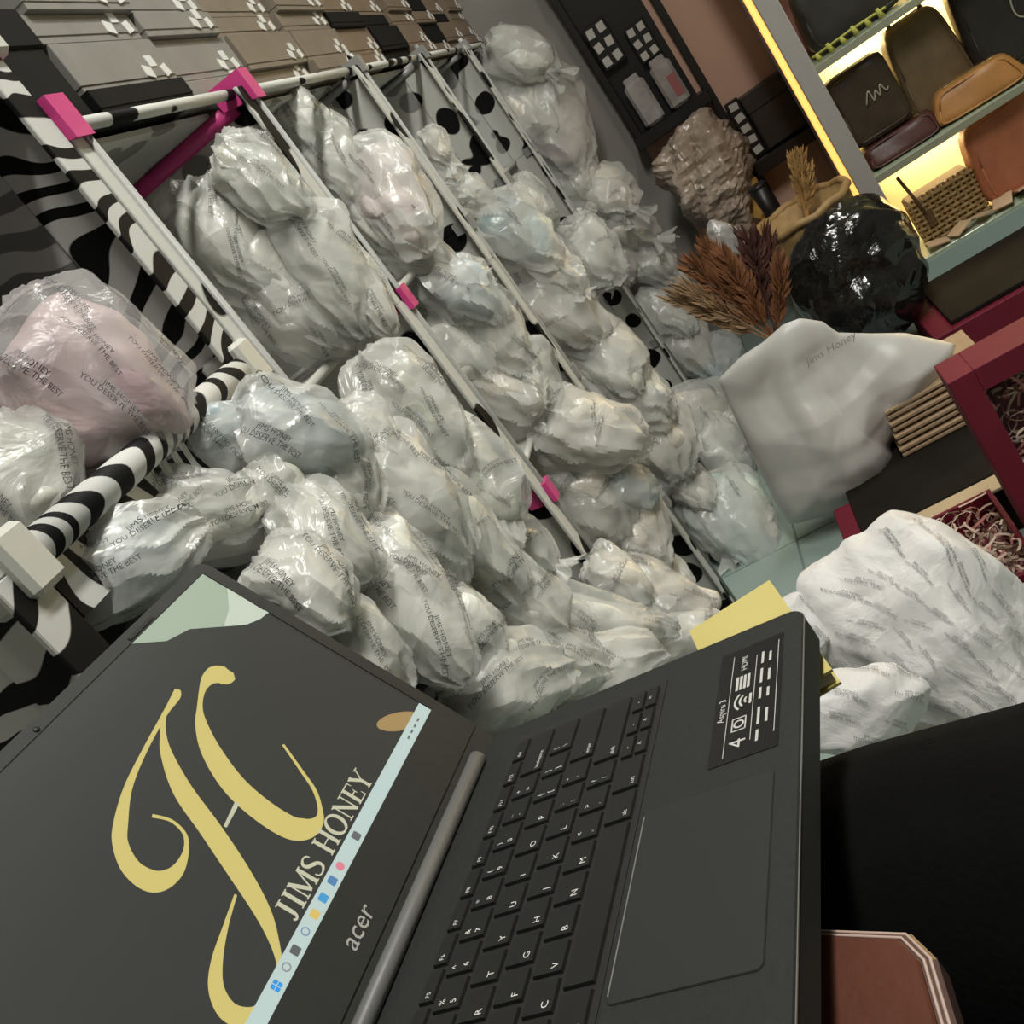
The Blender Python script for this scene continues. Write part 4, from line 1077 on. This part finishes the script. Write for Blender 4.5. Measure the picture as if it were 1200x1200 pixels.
# ------------------------------------------------------------------ white carrier bag on the floor
def inflate(outline, thick, m, x, seed, n_t=150, n_r=26, fold=.020):
    """closed pillow whose outline is a star-shaped polygon, standing upright at distance x"""
    r = np.random.default_rng(seed)
    P3 = np.array([at(u, v, 0, x) for u, v in outline]); c = P3.mean(0); P2 = P3[:, 1:] - c[1:]
    th = np.linspace(-math.pi, math.pi, n_t, endpoint=False); rad = []
    for t in th:
        d = np.array([math.cos(t), math.sin(t)]); best = .05
        for i in range(len(P2)):
            a, b = P2[i], P2[(i + 1) % len(P2)]; e = b - a; den = d[0] * e[1] - d[1] * e[0]
            if abs(den) < 1e-12: continue
            s = (a[0] * e[1] - a[1] * e[0]) / den; q = (a[0] * d[1] - a[1] * d[0]) / den
            if s > 0 and -1e-6 <= q <= 1 + 1e-6: best = max(best, s) if best > .05 else s
        rad.append(best)
    rad = np.array(rad); V = []; Fc = []
    for side in (-1, 1):
        for j in range(n_r + 1):
            rho = j / n_r
            for k in range(n_t):
                V.append((side, rho, th[k], rad[k]))
    V = np.array(V)
    pos = np.column_stack([np.zeros(len(V)), V[:, 1] * V[:, 3] * np.cos(V[:, 2]), V[:, 1] * V[:, 3] * np.sin(V[:, 2])])
    prof = (1 - V[:, 1] ** 2.2) ** .6
    tt = pos[:, 2]; low = np.clip((.25 - tt) / .35, .35, 1)
    h = crumple(pos * np.array([1, 1, .6]), r, fold, .17, 6) + crumple(pos, r, fold * .30, .07, 5)
    pos[:, 0] = V[:, 0] * (prof * thick / 2 * low + .001) + h * (prof * .9 + .1) + c[0] * 0
    pos += c
    S = (n_r + 1) * n_t
    for s in range(2):
        for j in range(n_r):
            for k in range(n_t):
                q = (s * S + j * n_t + k, s * S + j * n_t + (k + 1) % n_t, s * S + (j + 1) * n_t + (k + 1) % n_t, s * S + (j + 1) * n_t + k)
                Fc.append(q if s == 0 else q[::-1])
    for k in range(n_t): Fc.append((n_r * n_t + k, n_r * n_t + (k + 1) % n_t, S + n_r * n_t + (k + 1) % n_t, S + n_r * n_t + k))
    return pos, Fc, c
bag_m = noisy('carrier_plastic', (.56, .55, .52), (.60, .59, .56), 4, .36, .12, 14)
OUT = [(842, 445), (868, 418), (893, 402), (918, 380), (938, 373), (964, 377), (982, 390), (1020, 391), (1060, 390), (1090, 396), (1120, 403), (1112, 428), (1092, 462), (1078, 478), (1055, 500), (1042, 520), (1049, 534), (1040, 562), (1010, 588), (968, 602), (925, 614), (908, 588), (890, 552), (872, 512), (856, 478)]
pos, Fc, c = inflate(OUT, .20, bag_m, 1.98, 77)
cb = thing('carrier_bag', 'large white plastic carrier bag slumped on the teal floor', 'bag', (c[0], c[1], 0))
wpart(MB().add(pos, Fc), 'bag_body', bag_m, cb, True)
V, Ft = text2d('Jims Honey', 'CENTER', 1, .2)
pc = at(975, 412, 0, 1.885); k = .022
wpart(MB().add([(pc[0], pc[1] - x * k, pc[2] + y * k) for x, y in V], Ft), 'printed_text', mat('faint_print', (.40, .39, .37), .5), cb)

# ------------------------------------------------------------------ maroon gift boxes, cardboard, tissue
maroon = noisy('maroon_board', (.135, .008, .022), (.16, .011, .028), 12, .6, spec=.25)
mar_in = mat('maroon_inner', (.11, .012, .02), .6)
dark_b = noisy('dark_board', (.009, .007, .005), (.014, .011, .008), 12, .8, spec=.15)
cream_b = mat('cream_card', (.52, .40, .25), .6)
shred_m = [mat('shred_cream', (.55, .42, .33), .6), mat('shred_pink', (.42, .16, .14), .6)]
def shreds(name, x0, x1, y0, y1, z0, z1, n, parent, seed, m):
    r = np.random.default_rng(seed); mb = MB()
    for k in range(n):
        p = np.array([r.uniform(x0, x1), r.uniform(y0, y1), r.uniform(z0, z1)]); d = unit(r.normal(size=3) * np.array([1, 1, .5])); R_ = .012 + .018 * r.uniform(); s = unit(np.cross(d, r.normal(size=3))); w = np.cross(d, s) * .002
        pts = [p + R_ * (math.cos(t) * d + math.sin(t) * s) for t in np.linspace(0, r.uniform(2, 4.5), 7)]
        pts = [np.array([min(max(q[0], x0), x1), min(max(q[1], y0), y1), min(max(q[2], z0), z1 + .01)]) for q in pts]
        mb.add([q + sgn * w for q in pts for sgn in (-1, 1)], [(2 * i, 2 * i + 1, 2 * i + 3, 2 * i + 2) for i in range(6)])
    o = wpart(mb, name, m, parent); o['kind'] = 'stuff'; return o
def open_box(label, x0, x1, y0, y1, z0, z1, wall, fill, seed, inner=mar_in):
    t = thing('gift_box', label, 'box', ((x0 + x1) / 2, (y0 + y1) / 2, z0), 'maroon gift boxes')
    wpart(MB().bx(x0, x1, y0, y1, z0, z0 + .006), 'bottom', inner, t)
    for a in ((x0, x0 + wall, y0, y1), (x1 - wall, x1, y0, y1), (x0 + wall, x1 - wall, y0, y0 + wall), (x0 + wall, x1 - wall, y1 - wall, y1)):
        wpart(MB().bx(*a, z0, z1, .001), 'side', maroon, t)
    if fill:
        wpart(MB().bx(x0 + wall, x1 - wall, y0 + wall, y1 - wall, z0 + .006, z0 + (z1 - z0) * .55), 'filler_bed', mar_in, t)
        shreds('paper_shreds', x0 + wall, x1 - wall, y0 + wall, y1 - wall, z0 + (z1 - z0) * .5, z1 - .004, fill, t, seed, shred_m[0])
        shreds('pink_shreds', x0 + wall, x1 - wall, y0 + wall, y1 - wall, z0 + (z1 - z0) * .5, z1 - .01, fill // 3, t, seed + 1, shred_m[1])
    return t
# box with a dark lid whose maroon end shows beside the carrier bag
t = thing('gift_box', 'dark box with cream edge and a maroon end cap behind the printed tissue', 'box', (1.9, -.07, 0), 'maroon gift boxes')
wpart(MB().bx(1.655, 2.12, -.32, .148, .0, .098, .002), 'body', dark_b, t)
wpart(MB().bx(1.69, 2.125, -.322, .150, .098, .106, .002), 'lid', dark_b, t)
wpart(MB().bx(1.640, 1.688, -.32, .095, .098, .104, .001), 'cream_strip', cream_b, t)
wpart(MB().bx(1.68, 1.85, .150, .186, .0, .102, .002), 'end_cap', maroon, t)
open_box('open maroon box of cream paper shreds beyond the printed tissue', 1.36, 1.625, -.075, .13, .0, .12, .008, 300, 11)
# standing framed gift box with window
A0 = at(1110, 450, 0, 1.42); 
t = thing('gift_box', 'maroon framed gift box standing on edge with shreds behind its window', 'box', (1.46, A0[1] - .16, 0), 'maroon gift boxes')
yl, zt = A0[1], A0[2]; zb_ = .0; wd = .45; fw = .038
def fr_(x0, x1, y0, y1, z0, z1, nm, m): wpart(MB().bx(x0, x1, y0, y1, z0, z1, .001), nm, m, t)
fr_(1.42, 1.50, yl - fw, yl, zb_, zt, 'frame_side', maroon); fr_(1.42, 1.50, yl - wd, yl - wd + fw, zb_, zt, 'frame_side', maroon)
fr_(1.42, 1.50, yl - wd + fw, yl - fw, zt - fw, zt, 'frame_top', maroon); fr_(1.42, 1.50, yl - wd + fw, yl - fw, zb_, zb_ + fw, 'frame_bottom', maroon)
fr_(1.49, 1.50, yl - wd + fw, yl - fw, zb_ + fw, zt - fw, 'back_board', mar_in)
shreds('paper_shreds', 1.44, 1.485, yl - wd + fw, yl - fw, zb_ + fw, zt - fw, 380, t, 21, shred_m[0]); shreds('pink_shreds', 1.44, 1.485, yl - wd + fw, yl - fw, zb_ + fw, zt - fw, 200, t, 22, shred_m[1])
# farther box near the cabinet foot
C0 = at(1092, 398, 0, 2.45)
t = thing('gift_box', 'maroon-edged dark box on the floor before the lit cabinet', 'box', (2.5, C0[1] - .2, 0), 'maroon gift boxes')
wpart(MB().bx(2.38, 2.74, C0[1] - .55, C0[1], .0, .10, .002), 'body', maroon, t)
wpart(MB().bx(2.40, 2.72, C0[1] - .54, C0[1] - .05, .100, .112, .002), 'lid', dark_b, t)
kb = noisy('cardboard', (.40, .27, .16), (.46, .33, .21), 25, .7)
for k in range(4):
    z = .1075 + .026 * k
    t = thing('cardboard_sheet', 'folded cardboard sheet, %s from the bottom of the small stack by the carrier bag' % ORD[k], 'cardboard', (2.1, -.03, z), 'folded cardboard sheets')
    for q in range(2): wpart(MB().bx(1.90 + .006 * k, 2.10, -.20, .020 - .004 * k, z + .012 * q, z + .012 * q + .007, .001), 'sheet_layer', kb, t)
# printed tissue over a parcel
tis = film('tissue_paper', (.78, .76, .74), (.70, .69, .68), .6)
TI = mat('tissue_ink', (.16, .16, .16), .6)
def tissue(label, u, v, l, w, ang, x, seed, stamps, th=.5):
    p = at(u, v, 0, x); k = depth(p) / F
    o = parcel('tissue_parcel', p, basis(u, v, ang, p, .25), (l * k / 2, w * k / 2, min(l, w) * k * th), tis, seed, n=40, stamps=stamps, amp=.016, lam=.17, e=2.3, tw=.045, taper=.05, K=16, cut=.62, ink=TI)
    return tag(o, label, 'parcel', 'tissue-wrapped parcels')
tissue('large parcel in white printed tissue between the laptop and maroon boxes', 1090, 748, 320, 235, 42, 1.10, 501, 40)
tissue('lower fold of white tissue against the black lap', 985, 838, 230, 110, -12, .95, 503, 14)
tissue('small white printed tissue parcel behind the yellow folder', 945, 735, 90, 60, 60, 1.10, 504, 4)
pt = at(1085, 770, 0, 1.12)
t = thing('carton', 'plain brown carton on the floor carrying the tissue parcels', 'carton', (1.15, pt[1], 0))
wpart(MB().bx(.98, 1.30, pt[1] - .20, pt[1] + .11, 0, max(.1, pt[2] - .085), .002), 'body', kb, t)
wpart(MB().bx(1.12, 1.16, pt[1] - .203, pt[1] + .113, 0, max(.1, pt[2] - .085) + .001), 'tape', cream_b, t)
